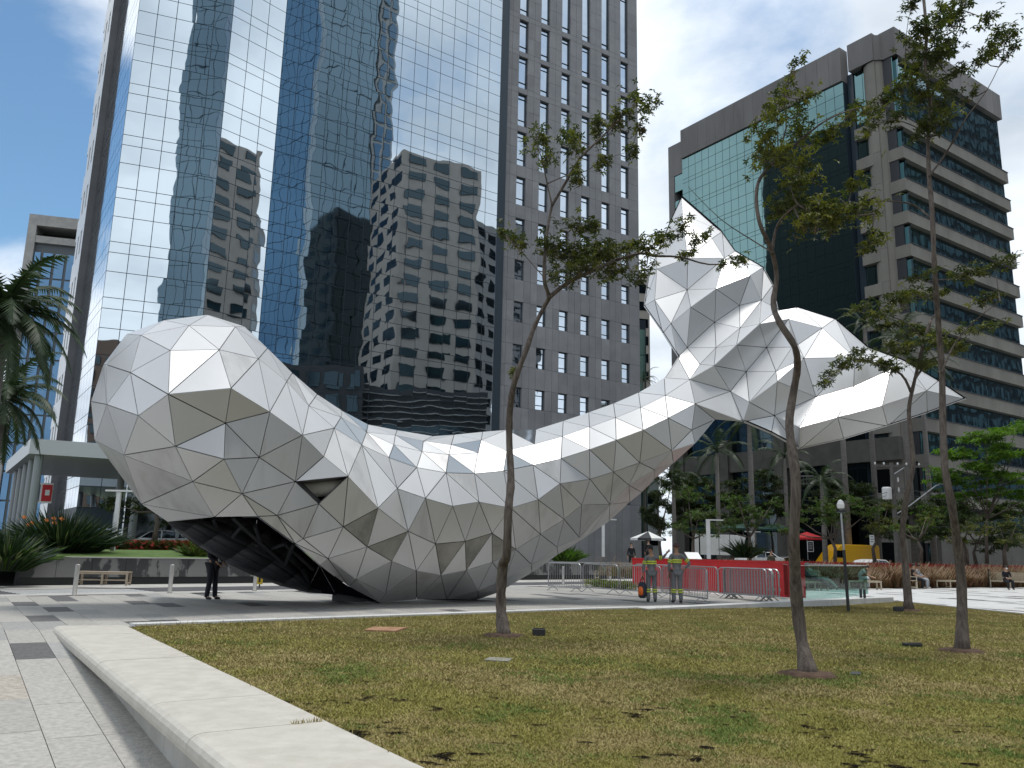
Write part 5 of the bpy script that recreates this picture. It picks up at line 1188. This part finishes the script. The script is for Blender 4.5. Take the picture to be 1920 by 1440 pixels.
# ---------------------------------------------------------------- vegetation
def leaf_mat(name, c, c2, tl=.35, rough=.5, scale=1.5):
    M_ = mat(name, c, rough, 0, c2, scale, 4, coord='World', spec=.3); t = M_.node_tree; b = t.nodes['Principled BSDF']; out = t.nodes['Material Output']
    tn = t.nodes.new('ShaderNodeBsdfTranslucent'); mxn = t.nodes.new('ShaderNodeMixShader'); mxn.inputs[0].default_value = tl
    src = b.inputs['Base Color'].links[0].from_socket; vm = t.nodes.new('ShaderNodeVectorMath'); vm.operation = 'MULTIPLY'; vm.inputs[1].default_value = (1.3, 1.5, .7)
    t.links.new(src, vm.inputs[0]); t.links.new(vm.outputs[0], tn.inputs[0]); t.links.new(b.outputs[0], mxn.inputs[1]); t.links.new(tn.outputs[0], mxn.inputs[2]); t.links.new(mxn.outputs[0], out.inputs[0]); return M_
bark = mat('grey_brown_bark', (.055,.042,.034), .85, 0, (.15,.122,.10), 7, 8, .9, 22, stretch=(3,3,.35))
palmbark = mat('ringed_palm_bark', (.12,.11,.10), .8, 0, (.20,.185,.17), 3, 5, .6, 6, stretch=(.3,.3,6))
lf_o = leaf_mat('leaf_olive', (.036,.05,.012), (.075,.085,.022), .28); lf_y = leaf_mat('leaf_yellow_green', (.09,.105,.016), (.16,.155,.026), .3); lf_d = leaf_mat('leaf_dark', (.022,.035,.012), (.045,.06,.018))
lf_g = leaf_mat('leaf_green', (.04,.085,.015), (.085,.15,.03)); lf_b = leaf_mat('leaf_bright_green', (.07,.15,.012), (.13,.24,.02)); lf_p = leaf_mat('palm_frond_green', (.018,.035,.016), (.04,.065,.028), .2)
lf_red = leaf_mat('pod_brown', (.09,.05,.02), (.15,.09,.04), .15)
LM = [lf_o, lf_y, lf_d, lf_red]
rt_ = random.Random(5)
def leaflet(vs, fs, mi, c, d, n, l, w, k):
    s = d.cross(n)
    if s.length < .01: return
    s.normalize(); i = len(vs); up = n*l*.12
    vs += [c, c+d*l*.45+s*w+up, c+d*l, c+d*l*.45-s*w+up]; fs.append((i, i+1, i+2, i+3)); mi.append(k)
def whorl(vs, fs, mi, c, size, k, cnt=6):
    ax_ = Vector((rt_.gauss(0,.6), rt_.gauss(0,.6), 1)).normalized(); a0 = rt_.random()*6.28
    t1 = ax_.cross(Vector((1,0,0))).normalized(); t2 = ax_.cross(t1)
    for i in range(cnt):
        a = a0+6.283*i/cnt+rt_.gauss(0,.2); d = (t1*math.cos(a)+t2*math.sin(a)-ax_*rt_.uniform(-.1,.55)).normalized()
        leaflet(vs, fs, mi, c, d, ax_, size*rt_.uniform(.7,1.15), size*.19, k)
def young_tree(y, trunk, branches, clusters, label, w0, w1, mix=(.55,.25,.2), size=.10, soil=True):
    base = at(trunk[0][0], trunk[0][1], y); base = G(*trunk[0]); y = base.y
    e = empty('young_tree', base, label=label, cat='tree', group='slender young trees on the lawn')
    yy = lambda i, n: y+.25*math.sin(i*1.3)
    pts = [at(u, v, yy(i, 0) if i else y)-base for i, (u, v) in enumerate(trunk)]
    # densify for a natural wavering outline
    def dens(p, m=3):
        out = []
        for i in range(len(p)-1):
            a = p[max(i-1,0)]; b_ = p[i]; c = p[i+1]; d = p[min(i+2,len(p)-1)]
            for k in range(m):
                t = k/m; out.append(.5*((2*b_)+(c-a)*t+(2*a-5*b_+4*c-d)*t*t+(3*b_-a-3*c+d)*t**3))
        return out+[p[-1]]
    pts = dens(pts, 4); n = len(pts); pts[0] = pts[0]-Vector((0,0,.05))
    rs = [(w0+(w1-w0)*(i/(n-1))**.5)*(1+.06*rt_.gauss(0,1)) for i in range(n)]; rs[0] *= 1.45; rs[1] *= 1.15; rs[2] *= 1.05
    b = MB(); b.tube(pts, rs, 14); b.build('trunk', bark, e, True)
    anchors = list(pts[n//2:]); lastr = w1
    for br in branches:
        r0 = br[0]; q = dens([at(u, v, y+.35*math.sin(k*1.1+br[0]*50)*(k > 0)) - base for k, (u, v) in enumerate(br[1])], 3); m_ = len(q)
        b = MB(); b.tube(q, [r0*(1-.78*i/(m_-1)) for i in range(m_)], 8); b.build('limb', bark, e, True); anchors += q
    vs, fs, mi = [], [], []; tw = MB()
    for (u, v, ru, rv) in clusters:
        dy = rt_.uniform(-.5, .5); c = at(u, v, y+dy)-base; s = y/FOC
        an = min(anchors, key=lambda p: (p-c).length); mid = an.lerp(c, .5)+Vector((0,0,-.05)); tw.tube([an, mid, c], [.012, .009, .004], 5)
        nw = int(ru*rv*3.14/(17 if ru < 22 else 21))+5
        sub = [Vector((rt_.uniform(-.7,.7), rt_.gauss(0,.3), rt_.uniform(-.6,.6))) for _ in range(max(2, nw//7))]
        for sb in sub: tw.tube([c, c+Vector((sb.x*ru*s, sb.y*.5, sb.z*rv*s))], [.005,.003], 4, cap=False)
        for _ in range(nw):
            sb = rt_.choice(sub); p = Vector((sb.x+rt_.gauss(0,.33), sb.y+rt_.gauss(0,.35), sb.z+rt_.gauss(0,.36)))
            if p.x**2+p.z**2 > 1.6: continue
            k = rt_.random(); k = 0 if k < mix[0] else (1 if k < mix[0]+mix[1] else 2)
            whorl(vs, fs, mi, c+Vector((p.x*ru*s, p.y*.55, p.z*rv*s)), size, k, rt_.choice((4,5,5,6)))
        if rt_.random() < .35:
            for _ in range(6):
                p = c+Vector((rt_.uniform(-.5,.5)*ru*s, rt_.gauss(0,.1), -rt_.random()*rv*s)); leaflet(vs, fs, mi, p, Vector((rt_.gauss(0,.25), 0, -1)).normalized(), Vector((0,-1,0)), .16, .006, 3)
    tw.build('twigs', bark, e, kind='stuff')
    mesh_obj('crown', vs, fs, None, e, mats=LM, mi=mi)
    if soil:
        b = MB(); b.lathe((0,0,.0), [(.36,.0),(.30,.035),(.15,.05),(0.02,.055)], 16); 
        b.v = [Vector((v_.x*(1+.18*math.sin(5*math.atan2(v_.y, v_.x))), v_.y, v_.z+.012)) for v_ in b.v]; b.build('soil_ring', M['soil_red'], e)
    return e
M['soil_red'] = mat('tree_pit_soil', (.05,.025,.015), .95, 0, (.10,.06,.035), 12, 8, 1, 40)
T1t = [(945,1194),(939,1130),(943,1060),(950,1040),(953,960),(958,900),(955,830),(956,770),(965,715),(985,660),(1003,610),(1022,572),(1029,556),(1020,520),(1024,450),(1030,410),(1035,385)]
T1b = [(.032,[(1035,385),(1062,340),(1085,300),(1120,265),(1150,235),(1175,210),(1200,192)]),(.02,[(1035,385),(1025,340),(1015,295),(1003,265)]),(.045,[(1029,558),(1065,530),(1110,508),(1150,490),(1200,475),(1225,480),(1275,482),(1330,496),(1395,492)]),
    (.012,[(1020,520),(985,480),(962,452),(945,440)]),(.014,[(1025,345),(1060,330),(1100,320),(1130,300),(1181,284)]),(.012,[(1060,500),(1075,470),(1080,430)]),(.012,[(1200,475),(1240,450),(1300,430)])]
T1c = [(1007,256,27,16),(1069,250,24,13),(1027,295,22,11),(1086,329,18,12),(1125,233,18,16),(1150,222,16,12),(1170,213,22,14),(1192,191,22,12),(1223,192,16,11),(1198,233,15,10),(1130,303,16,12),(1181,284,18,9),(1080,281,18,10),(1130,265,12,8),
    (942,436,16,10),(962,452,17,12),(975,462,12,7),(1035,462,38,17),(1075,480,42,22),(1120,472,42,20),(1162,470,36,18),(1080,428,42,12),(1110,420,18,8),(1150,508,48,12),(1100,500,40,14),(1210,458,32,16),(1243,446,22,14),(1277,430,24,12),(1308,452,16,12),(1288,478,14,9),(1210,505,20,9),(1361,489,9,6),(1390,492,20,8),(966,697,9,9),(1055,520,26,12),(1200,520,22,8)]
young_tree(15.3, T1t, T1b, T1c, 'slender leaning tree in front of the whale belly', .125, .024)
T2t = [(1516,1268),(1500,1180),(1492,1100),(1489,1000),(1492,900),(1480,800),(1487,740),(1495,690),(1490,650),(1462,605),(1450,570),(1456,520),(1447,470),(1425,420),(1418,370),(1425,335),(1450,305)]
T2b = [(.022,[(1450,305),(1480,280),(1510,255),(1550,225),(1600,205),(1640,200)]),(.016,[(1452,303),(1474,240),(1470,180),(1486,125)]),(.028,[(1447,475),(1455,430),(1470,405),(1496,384)]),(.014,[(1496,384),(1540,390),(1600,392),(1640,400)]),(.012,[(1446,472),(1410,450),(1350,410),(1290,350)]),(.014,[(1450,310),(1500,330),(1540,350)])]
T2c = [(1484,130,14,11),(1476,172,19,14),(1442,206,16,10),(1458,228,26,16),(1435,262,20,14),(1520,180,22,10),(1500,250,22,18),(1422,292,18,12),(1455,300,34,18),(1498,312,30,18),(1530,268,22,12),(1560,240,26,12),(1590,222,24,10),(1628,212,22,8),(1530,332,22,10),(1460,392,26,18),(1500,386,36,24),(1540,398,38,24),(1585,396,32,20),(1622,402,22,14),(1510,424,30,14),(1600,352,24,14),(1628,456,20,16),(1480,345,28,12),(1425,225,12,8),(1560,425,22,10),(1500,215,14,10)]
young_tree(11, T2t, T2b, T2c, 'nearest young tree with crooked trunk passing in front of the whale tail', .105, .02, mix=(.42,.42,.16), size=.075)
T3t = [(1804,1223),(1803,1100),(1795,1020),(1785,950),(1772,880),(1768,800),(1766,700),(1759,600),(1752,500),(1748,400),(1742,330),(1740,260),(1745,200),(1735,130),(1737,60),(1730,-20)]
T3b = [(.022,[(1742,330),(1765,300),(1790,260),(1812,220),(1850,170),(1880,110)]),(.016,[(1743,262),(1720,240),(1680,225),(1645,228)]),(.02,[(1746,410),(1715,385),(1680,378),(1640,378),(1600,390),(1575,372)]),(.018,[(1765,700),(1790,645),(1830,600),(1875,565)]),(.014,[(1738,140),(1770,100),(1800,50),(1810,10)]),(.012,[(1740,200),(1700,160),(1700,60),(1710,10)])]
T3c = [(1706,8,22,12),(1730,58,36,22),(1770,40,34,28),(1802,14,24,16),(1770,92,34,20),(1738,112,36,20),(1700,140,26,14),(1722,172,34,18),(1778,140,22,14),(1765,190,24,14),(1758,232,32,14),(1730,245,18,10),(1862,92,20,14),(1885,62,22,20),(1842,112,20,12),(1812,182,14,8),(1680,165,24,12),(1652,186,18,10),(1640,228,22,10),(1690,215,22,10),(1710,92,16,10),(1858,30,14,10),(1895,92,12,9),(1690,560,30,12),(1812,512,36,14),(1865,498,30,12),(1850,560,26,10),(1760,545,22,10),(1720,520,22,9)]
young_tree(14.4, T3t, T3b, T3c, 'tallest young tree at the right of the lawn', .10, .025, mix=(.5,.2,.3), size=.10)
T4t = [(1704,1146),(1697,1050),(1692,1000),(1700,930),(1712,870),(1706,800),(1705,760),(1718,700),(1730,650),(1745,600)]
T4b = [(.045,[(1708,735),(1690,702),(1650,684),(1600,674),(1556,708)]),(.045,[(1714,712),(1740,680),(1775,660),(1830,615)]),(.03,[(1735,640),(1690,600),(1620,580)]),(.025,[(1745,600),(1760,570),(1700,548)])]
T4c = [(1545,716,13,9),(1560,700,14,9),(1582,682,20,11),(1618,674,26,12),(1652,682,24,11),(1605,664,22,8),(1692,652,38,14),(1655,610,34,11),(1720,622,38,18),(1762,642,38,16),(1800,652,30,11),(1830,612,36,13),(1602,580,20,10),(1640,588,34,11),(1700,556,34,12),(1680,690,26,10),(1735,680,30,12)]
young_tree(25.8, T4t, T4b, T4c, 'forked young tree at the back edge of the lawn with low spreading branches', .125, .045, mix=(.45,.35,.2), size=.15)
# street trees beyond the red planter and by the towers
def street_tree(u, vb, y, blobs, label, mats_, name='street_tree', dens_=1.0, size=.2, zb=None, stems=2, group='small trees beyond the red planter'):
    base = at(u, vb, y); e = empty(name, base, label=label, cat='tree', group=group); s = y/FOC
    cs = [at(a, b_, y+rt_.uniform(-1.2,1.2))-base for a, b_, _, _ in blobs]
    top = sum(cs, Vector())/len(cs); st = top*.45; st.z = max(st.z, 1.2)
    b = MB(); b.tube([Vector((0,0,-.3)), Vector((rt_.gauss(0,.1),0,st.z*.5)), st], [.16,.12,.09], 8); b.build('trunk', bark, e, True)
    for c in cs: b = MB(); b.tube([st, st.lerp(c, .5)+Vector((0,0,-.15)), c], [.07,.05,.02], 6); b.build('limb', bark, e, True)
    vs, fs, mi = [], [], []
    for c, (_, _, ru, rv) in zip(cs, blobs):
        n = int(ru*rv*s*s*150*dens_)+20; R1, R2 = ru*s, rv*s
        clump = [Vector((rt_.gauss(0,.45), rt_.gauss(0,.45), rt_.gauss(0,.4))) for _ in range(14)]
        for _ in range(n):
            q = rt_.choice(clump); p = q+Vector((rt_.gauss(0,.16), rt_.gauss(0,.16), rt_.gauss(0,.09)))
            whorl(vs, fs, mi, c+Vector((p.x*R1, p.y*R1, p.z*R2)), size*rt_.uniform(.7,1.2), rt_.choices(range(len(mats_)), [4,3,2][:len(mats_)])[0], 4)
    mesh_obj('crown', vs, fs, None, e, mats=mats_, mi=mi); return e
GM = [lf_g, lf_o, lf_d]
street_tree(1405, 1046, 56, [(1385,940,34,26),(1430,960,36,22),(1400,975,44,22),(1365,990,30,16),(1450,940,18,10)], 'small broad leaved tree left of the nearest lawn trunk', GM)
street_tree(1300, 1046, 60, [(1290,930,36,26),(1310,965,40,24),(1270,985,30,18),(1330,990,26,16)], 'small tree beside the white lamp post with side arm', GM)
street_tree(1565, 1046, 62, [(1540,950,40,24),(1590,945,44,22),(1630,960,36,16),(1500,975,44,18),(1475,995,26,12),(1560,972,44,18)], 'wide small tree in front of the yellow van', GM)
street_tree(1640, 1046, 62, [(1650,975,30,16),(1665,950,22,12),(1635,990,24,12)], 'slim multi stemmed tree left of the utility pole', [lf_o, lf_y, lf_d])
street_tree(1725, 1048, 58, [(1735,975,26,12),(1750,965,18,10),(1700,990,28,14),(1680,985,22,10)], 'pale leaved small tree with leaning stem right of the utility pole', [lf_g, lf_y, lf_o])
street_tree(1812, 1052, 54, [(1815,985,32,22),(1800,1010,24,20),(1790,1000,20,16)], 'twiggy olive shrub tree behind the tallest lawn trunk', [lf_o, lf_y, lf_d], dens_=.6)
street_tree(1885, 1056, 54, [(1875,990,26,18),(1905,985,26,20),(1890,1015,34,18)], 'olive shrub tree at the right edge behind the benches', [lf_o, lf_y, lf_d], dens_=.8)
street_tree(1850, 1050, 66, [(1800,850,44,16),(1850,820,62,16),(1900,850,60,20),(1830,880,60,16),(1890,900,56,20),(1780,895,40,14),(1840,925,44,14),(1905,805,44,14),(1790,930,34,12),(1930,930,40,20)], 'big bright green spreading tree at the right edge', [lf_b, lf_g, lf_b], 'spreading_tree', 1.7, .3, group='large trees at the far sides')
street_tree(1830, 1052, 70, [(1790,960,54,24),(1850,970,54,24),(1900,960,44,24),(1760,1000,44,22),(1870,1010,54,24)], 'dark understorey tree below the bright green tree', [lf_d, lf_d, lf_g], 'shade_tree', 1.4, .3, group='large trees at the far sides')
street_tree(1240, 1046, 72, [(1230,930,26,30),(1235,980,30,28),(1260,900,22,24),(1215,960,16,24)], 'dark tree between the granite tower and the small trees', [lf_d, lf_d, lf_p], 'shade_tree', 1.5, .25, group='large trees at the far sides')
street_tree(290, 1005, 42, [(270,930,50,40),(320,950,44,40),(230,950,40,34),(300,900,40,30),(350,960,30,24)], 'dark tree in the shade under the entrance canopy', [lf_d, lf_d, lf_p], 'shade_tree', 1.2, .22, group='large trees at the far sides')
for (u, y, bl, lab) in ((1330, 84, [(1300,905,50,26),(1350,930,50,30),(1320,970,60,30),(1280,950,40,26)], 'dark tree mass at the foot of the green office block, far left one'),
        (1450, 86, [(1430,900,50,28),(1470,940,50,32),(1420,960,50,28)], 'dark tree at the foot of the office block behind the nearest trunk'),
        (1570, 86, [(1540,910,54,26),(1600,930,54,32),(1560,955,54,24)], 'dark tree at the foot of the office block behind the yellow van'),
        (1720, 78, [(1700,960,50,28),(1750,985,54,30),(1680,1000,44,22),(1770,940,36,24)], 'dark tree mass right of the utility pole')):
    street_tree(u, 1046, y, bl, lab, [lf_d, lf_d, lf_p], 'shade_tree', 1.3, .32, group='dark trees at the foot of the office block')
# palms
def frond(vs, fs, mi, c, az, el, L_, k=0, lw=.55, n=34, droop=1.0, wd=.022):
    d = Vector((math.cos(az)*math.cos(el), math.sin(az)*math.cos(el), math.sin(el))); side = Vector((-math.sin(az), math.cos(az), 0)); p = Vector(c); pts = [p.copy()]
    for i in range(n):
        t = i/n; d = (d+Vector((0,0,-1))*droop*(.035+.055*t)).normalized(); p = p+d*(L_/n); pts.append(p.copy())
        if t > .08:
            ll = lw*math.sin(math.pi*min(1, .12+t*.9))**.6*L_/3.5
            for s in (-1, 1):
                dd = (side*s*1.0+d*.75+Vector((0,0,-.35-rt_.random()*.5))).normalized(); q = p+dd*ll*rt_.uniform(.85,1.1); w = d*wd*L_/3.5*1.4; i0 = len(vs)
                vs += [p-w, p+w, q]; fs.append((i0, i0+1, i0+2)); mi.append(k)
    return pts
def palm(base, h, L_, label, n=16, lean=(0,0), r=.2, wd=.022, cat='palm tree', grp='tall palms behind the tail', lw=.55, mm=None):
    e = empty('palm_tree', base, label=label, cat=cat, group=grp); top = Vector((lean[0], lean[1], h)); b = MB()
    if h > .6: b.tube([Vector((0,0,-.3)), top*.5+Vector((lean[0]*-.1,0,0)), top], [r*1.25, r, r*.8], 10); b.build('trunk', palmbark, e, True)
    vs, fs, mi = [], [], []; rb = MB()
    for i in range(n):
        az = i*2.399+rt_.gauss(0,.15); el = R(72-i*(95/n)); pts = frond(vs, fs, mi, top+Vector((0,0,.2)), az, el, L_*rt_.uniform(.85,1.1), lw=lw, wd=wd); rb.tube(pts[::4]+[pts[-1]], [.035*L_/3.5*(1-.8*j/(len(pts[::4]))) for j in range(len(pts[::4])+1)], 4, cap=False)
    rb.build('rachis', mm or lf_p, e); mesh_obj('fronds', vs, fs, None, e, mats=[mm or lf_p], mi=mi); return e
pb_ = at(-62, 1045, 22); palm(Vector((pb_.x, pb_.y, .6)), at(-62, 600, 22).z-.6, 2.5, 'large dark palm reaching in at the left edge', 40, r=.25, grp='palm at the left edge', lw=.75, wd=.05)
pb_ = at(-40, 1045, 26); palm(Vector((pb_.x, pb_.y, .8)), at(-40, 760, 26).z-.8, 2.4, 'smaller palm below the large palm at the left edge', 30, r=.2, grp='palm at the left edge', lw=.7, wd=.05)
for (u, vt, y, L_, lab, nn_) in ((1408, 790, 76, 4.2, 'tall palm under the middle of the whale tail', 16), (1345, 850, 74, 4.0, 'palm left of the tall one under the whale tail', 16), (1586, 700, 80, 4.6, 'tall royal palm behind the right lobe of the tail', 16), (1708, 640, 78, 4.6, 'tallest royal palm right of the tail', 18), (1745, 690, 84, 4.2, 'royal palm standing close to the tallest one', 16),
        (1545, 905, 70, 3.2, 'low palm above the small trees', 18), (1475, 860, 82, 3.8, 'palm behind the nearest lawn trunk', 14), (1262, 900, 80, 3.6, 'dark palm right of the granite tower', 14), (1640, 610, 86, 4.2, 'palm crown between the two lobes of foliage behind the tail', 14)):
    b0 = at(u+(1050-vt)*.02, 1046, y); palm(Vector((b0.x, b0.y, .2)), at(u, vt, y).z-.2, L_, lab, nn_, r=.26 if vt < 850 else .2, wd=.03)
P_ = at(1210, 1040, 100); palm(Vector((P_.x, P_.y, 0)), at(1207, 716, 100).z, 2.6, 'small palm crown glimpsed above the whale back by the teal block', 14, r=.15)
# strap leaved bushes behind the planter wall
def strap_bush(c, r, h, n, label, mats_, w=.05, grp='strap leaved bushes behind the planter wall'):
    e = empty('strap_bush', c, label=label, cat='bush', group=grp); vs, fs, mi = [], [], []
    for _ in range(n):
        a = rt_.random()*6.283; q = rt_.random()**.6; b0 = Vector((math.cos(a)*r*.55*q, math.sin(a)*r*.55*q, 0)); d = Vector((math.cos(a)*q*1.15, math.sin(a)*q*1.15, 1.0-.35*q)).normalized(); L_ = h*rt_.uniform(.7,1.2); s = d.cross(Vector((rt_.gauss(0,1), rt_.gauss(0,1), .2))).normalized()*w
        p1 = b0+d*L_*.6; p2 = p1+(d+Vector((0,0,-.45*rt_.random()-.1))).normalized()*L_*.5; i = len(vs)
        vs += [b0-s*.5, b0+s*.5, p1+s, p1-s, p2]; fs += [(i, i+1, i+2, i+3), (i+3, i+2, i+4)]; k = rt_.choices(range(len(mats_)), [5,2,1][:len(mats_)])[0]; mi += [k, k]
    mesh_obj('leaves', vs, fs, None, e, mats=mats_, mi=mi); return e
strap = leaf_mat('strap_leaf', (.013,.028,.014), (.032,.055,.026), .15, .35); strap2 = leaf_mat('strap_leaf_pale', (.10,.13,.07), (.15,.17,.10), .2, .35)
c = at(112, 1046, 33); c.z = .95; bz = strap_bush(c, 1.9, 1.6, 1700, 'large dark strap leaved bush with orange flowers behind the planter wall', [strap, strap, strap2], .032)
b = MB()
for _ in range(7): p = Vector((rt_.uniform(-1.1,.6), -.9, rt_.uniform(.9,1.4))); b.add([p, p+Vector((.12,0,.05)), p+Vector((.02,0,.16))], [(0,1,2)]); b.add([p, p+Vector((-.1,0,.1)), p+Vector((-.02,.05,.15))], [(0,1,2)])
b.build('flowers', mat('orange_flower', (.6,.18,.03), .6), bz)
c = at(8, 1068, 28); c.z = .5; strap_bush(c, 1.1, 1.25, 420, 'smaller strap leaved bush at the left end of the planter wall', [strap, lf_g, strap2])
c = at(368, 1042, 35); c.z = .95; strap_bush(c, .5, .7, 180, 'tuft of narrow leaves above the wall beside the suited man', [lf_o, lf_g, strap2], .03)
c = at(1060, 1044, 58); c.z = .95; strap_bush(c, 1.4, 1.0, 300, 'low dark shrub above the planter wall behind the whale', [lf_g, lf_d], .05)
c = at(1395, 1046, 56); strap_bush(c, .9, 1.2, 260, 'spiky dark shrub behind the red planter', [strap, lf_d], .05, 'shrubs behind the red planter')
# red flower bed
def scatter(name, label, cat, pts, mats_, ws, size, hfun, n, cnt=5):
    vs, fs, mi = [], [], []
    for _ in range(n):
        p = hfun(); whorl(vs, fs, mi, p, size*rt_.uniform(.7,1.2), rt_.choices(range(len(mats_)), ws)[0], cnt)
    return tag(mesh_obj(name, vs, fs, None, None, kind='stuff', mats=mats_, mi=mi), label, cat)
redf = mat('red_flower', (.5,.03,.03), .6, 0, (.62,.10,.08), 5)
fa, fb_ = at(182, 1030, 40), at(372, 1030, 44)
scatter('flower_bed', 'red flower bed in front of the silver car', 'flowers', None, [redf, lf_g, lf_d], [3,4,2], .11, lambda: fa.lerp(fb_, rt_.random())+Vector((rt_.gauss(0,.1), rt_.uniform(-.8,.8), 0))*1+Vector((0,0,1.05-fa.z+rt_.random()**.7*.55)), 3800)
# yellow green ground plants by the barriers
pa, pb2 = G(1112, 1100), G(1190, 1108)
scatter('groundcover', 'yellow green low plants behind the second crowd barrier', 'plants', None, [lf_y, lf_b], [3,1], .16, lambda: pa.lerp(pb2, rt_.random())+Vector((rt_.gauss(0,.2), rt_.uniform(0,1.6), .02+rt_.random()*.28)), 420)
# reddish fountain grass in front of the red parapet
def fgrass(name, label, a0, a1, b0, b1, z0, n, h0, h1, mats_, plume=.25):
    vs, fs, mi = [], [], []
    for _ in range(n):
        a = rt_.uniform(a0, a1); bb = rt_.uniform(b0, b1); c = AB(a, bb, z0); L_ = rt_.uniform(h0, h1)*(.8+.25*math.sin(a*1.9)+.12*math.sin(a*5.1)); az = rt_.random()*6.283; ln = rt_.uniform(.1,.75)
        d = Vector((math.cos(az)*ln, math.sin(az)*ln, 1)).normalized(); s = Vector((-math.sin(az+rt_.random()), math.cos(az), 0))*.014; p1 = c+d*L_*.55; p2 = p1+(d+Vector((math.cos(az)*.5, math.sin(az)*.5, -.4))).normalized()*L_*.5; i = len(vs)
        vs += [c-s, c+s, p1+s, p1-s, p2]; fs += [(i,i+1,i+2,i+3),(i+3,i+2,i+4)]; k = rt_.choices((0,1,2), (5,4,1.2))[0]; mi += [k, k]
        if rt_.random() < plume*.35:
            q = p1.lerp(p2, .3)+Vector((0,0,.12)); t = q+(d+Vector((.5,.1,.1))).normalized()*.26; w_ = Vector((0,0,.022)); i = len(vs); vs += [q-w_, q+w_, t+w_*.8, t-w_*.8]; fs.append((i,i+1,i+2,i+3)); mi.append(3)
    return tag(mesh_obj(name, vs, fs, None, None, kind='stuff', mats=mats_, mi=mi), label, 'ornamental grass')
fg1 = leaf_mat('russet_grass', (.10,.04,.028), (.17,.075,.05), .3); fg2 = leaf_mat('straw_grass', (.17,.10,.065), (.24,.15,.10), .3); fg3 = leaf_mat('green_grass_blade', (.06,.09,.03), (.1,.13,.04), .3); pl_ = leaf_mat('pink_plume', (.42,.27,.23), (.52,.36,.31), .4)
fgrass('fountain_grass', 'reddish fountain grass with pink plumes in front of the red parapet', 27.5, 64, 27.2, 30.0, .02, 22000, .9, 1.6, [fg1, fg2, fg3, pl_], 1.1)
fgrass('fountain_grass', 'pale feathery grass rising behind the top edge of the red planter', 27.6, 50, 30.7, 33.5, .4, 4200, .65, 1.05, [fg3, fg2, fg1, pl_], .5)
# tufts along the lawn kerb and the bench joint
vs, fs = [], []
for _ in range(520):
    if rt_.random() < .12: p = AB(2.78+rt_.gauss(0,.012), rt_.choice([5.32, 6.92])+rt_.gauss(0,.09) if False else rt_.uniform(5,16), .045); h = .05
    elif rt_.random() < .06: p = AB(rt_.uniform(2.5,2.79), 6.9+rt_.gauss(0,.01), .055); h = .04
    else: t = rt_.random(); q = AB(3.0, 16.55).lerp(AB(29.2, 18.2), t); p = q+Vector((0,-.03,.02)); h = .07
    a = rt_.random()*6.28; l_ = h*rt_.uniform(.6,1.3); w_ = .006; i = len(vs); vs += [p+Vector((w_*math.cos(a), w_*math.sin(a), 0)), p-Vector((w_*math.cos(a), w_*math.sin(a), 0)), p+Vector((rt_.gauss(0,.4)*l_, rt_.gauss(0,.4)*l_, l_))]; fs.append((i,i+1,i+2))
tag(mesh_obj('edge_tufts', vs, fs, grass_m[0], kind='stuff'), 'dry grass tufts along the lawn edge and in a bench joint', 'grass')
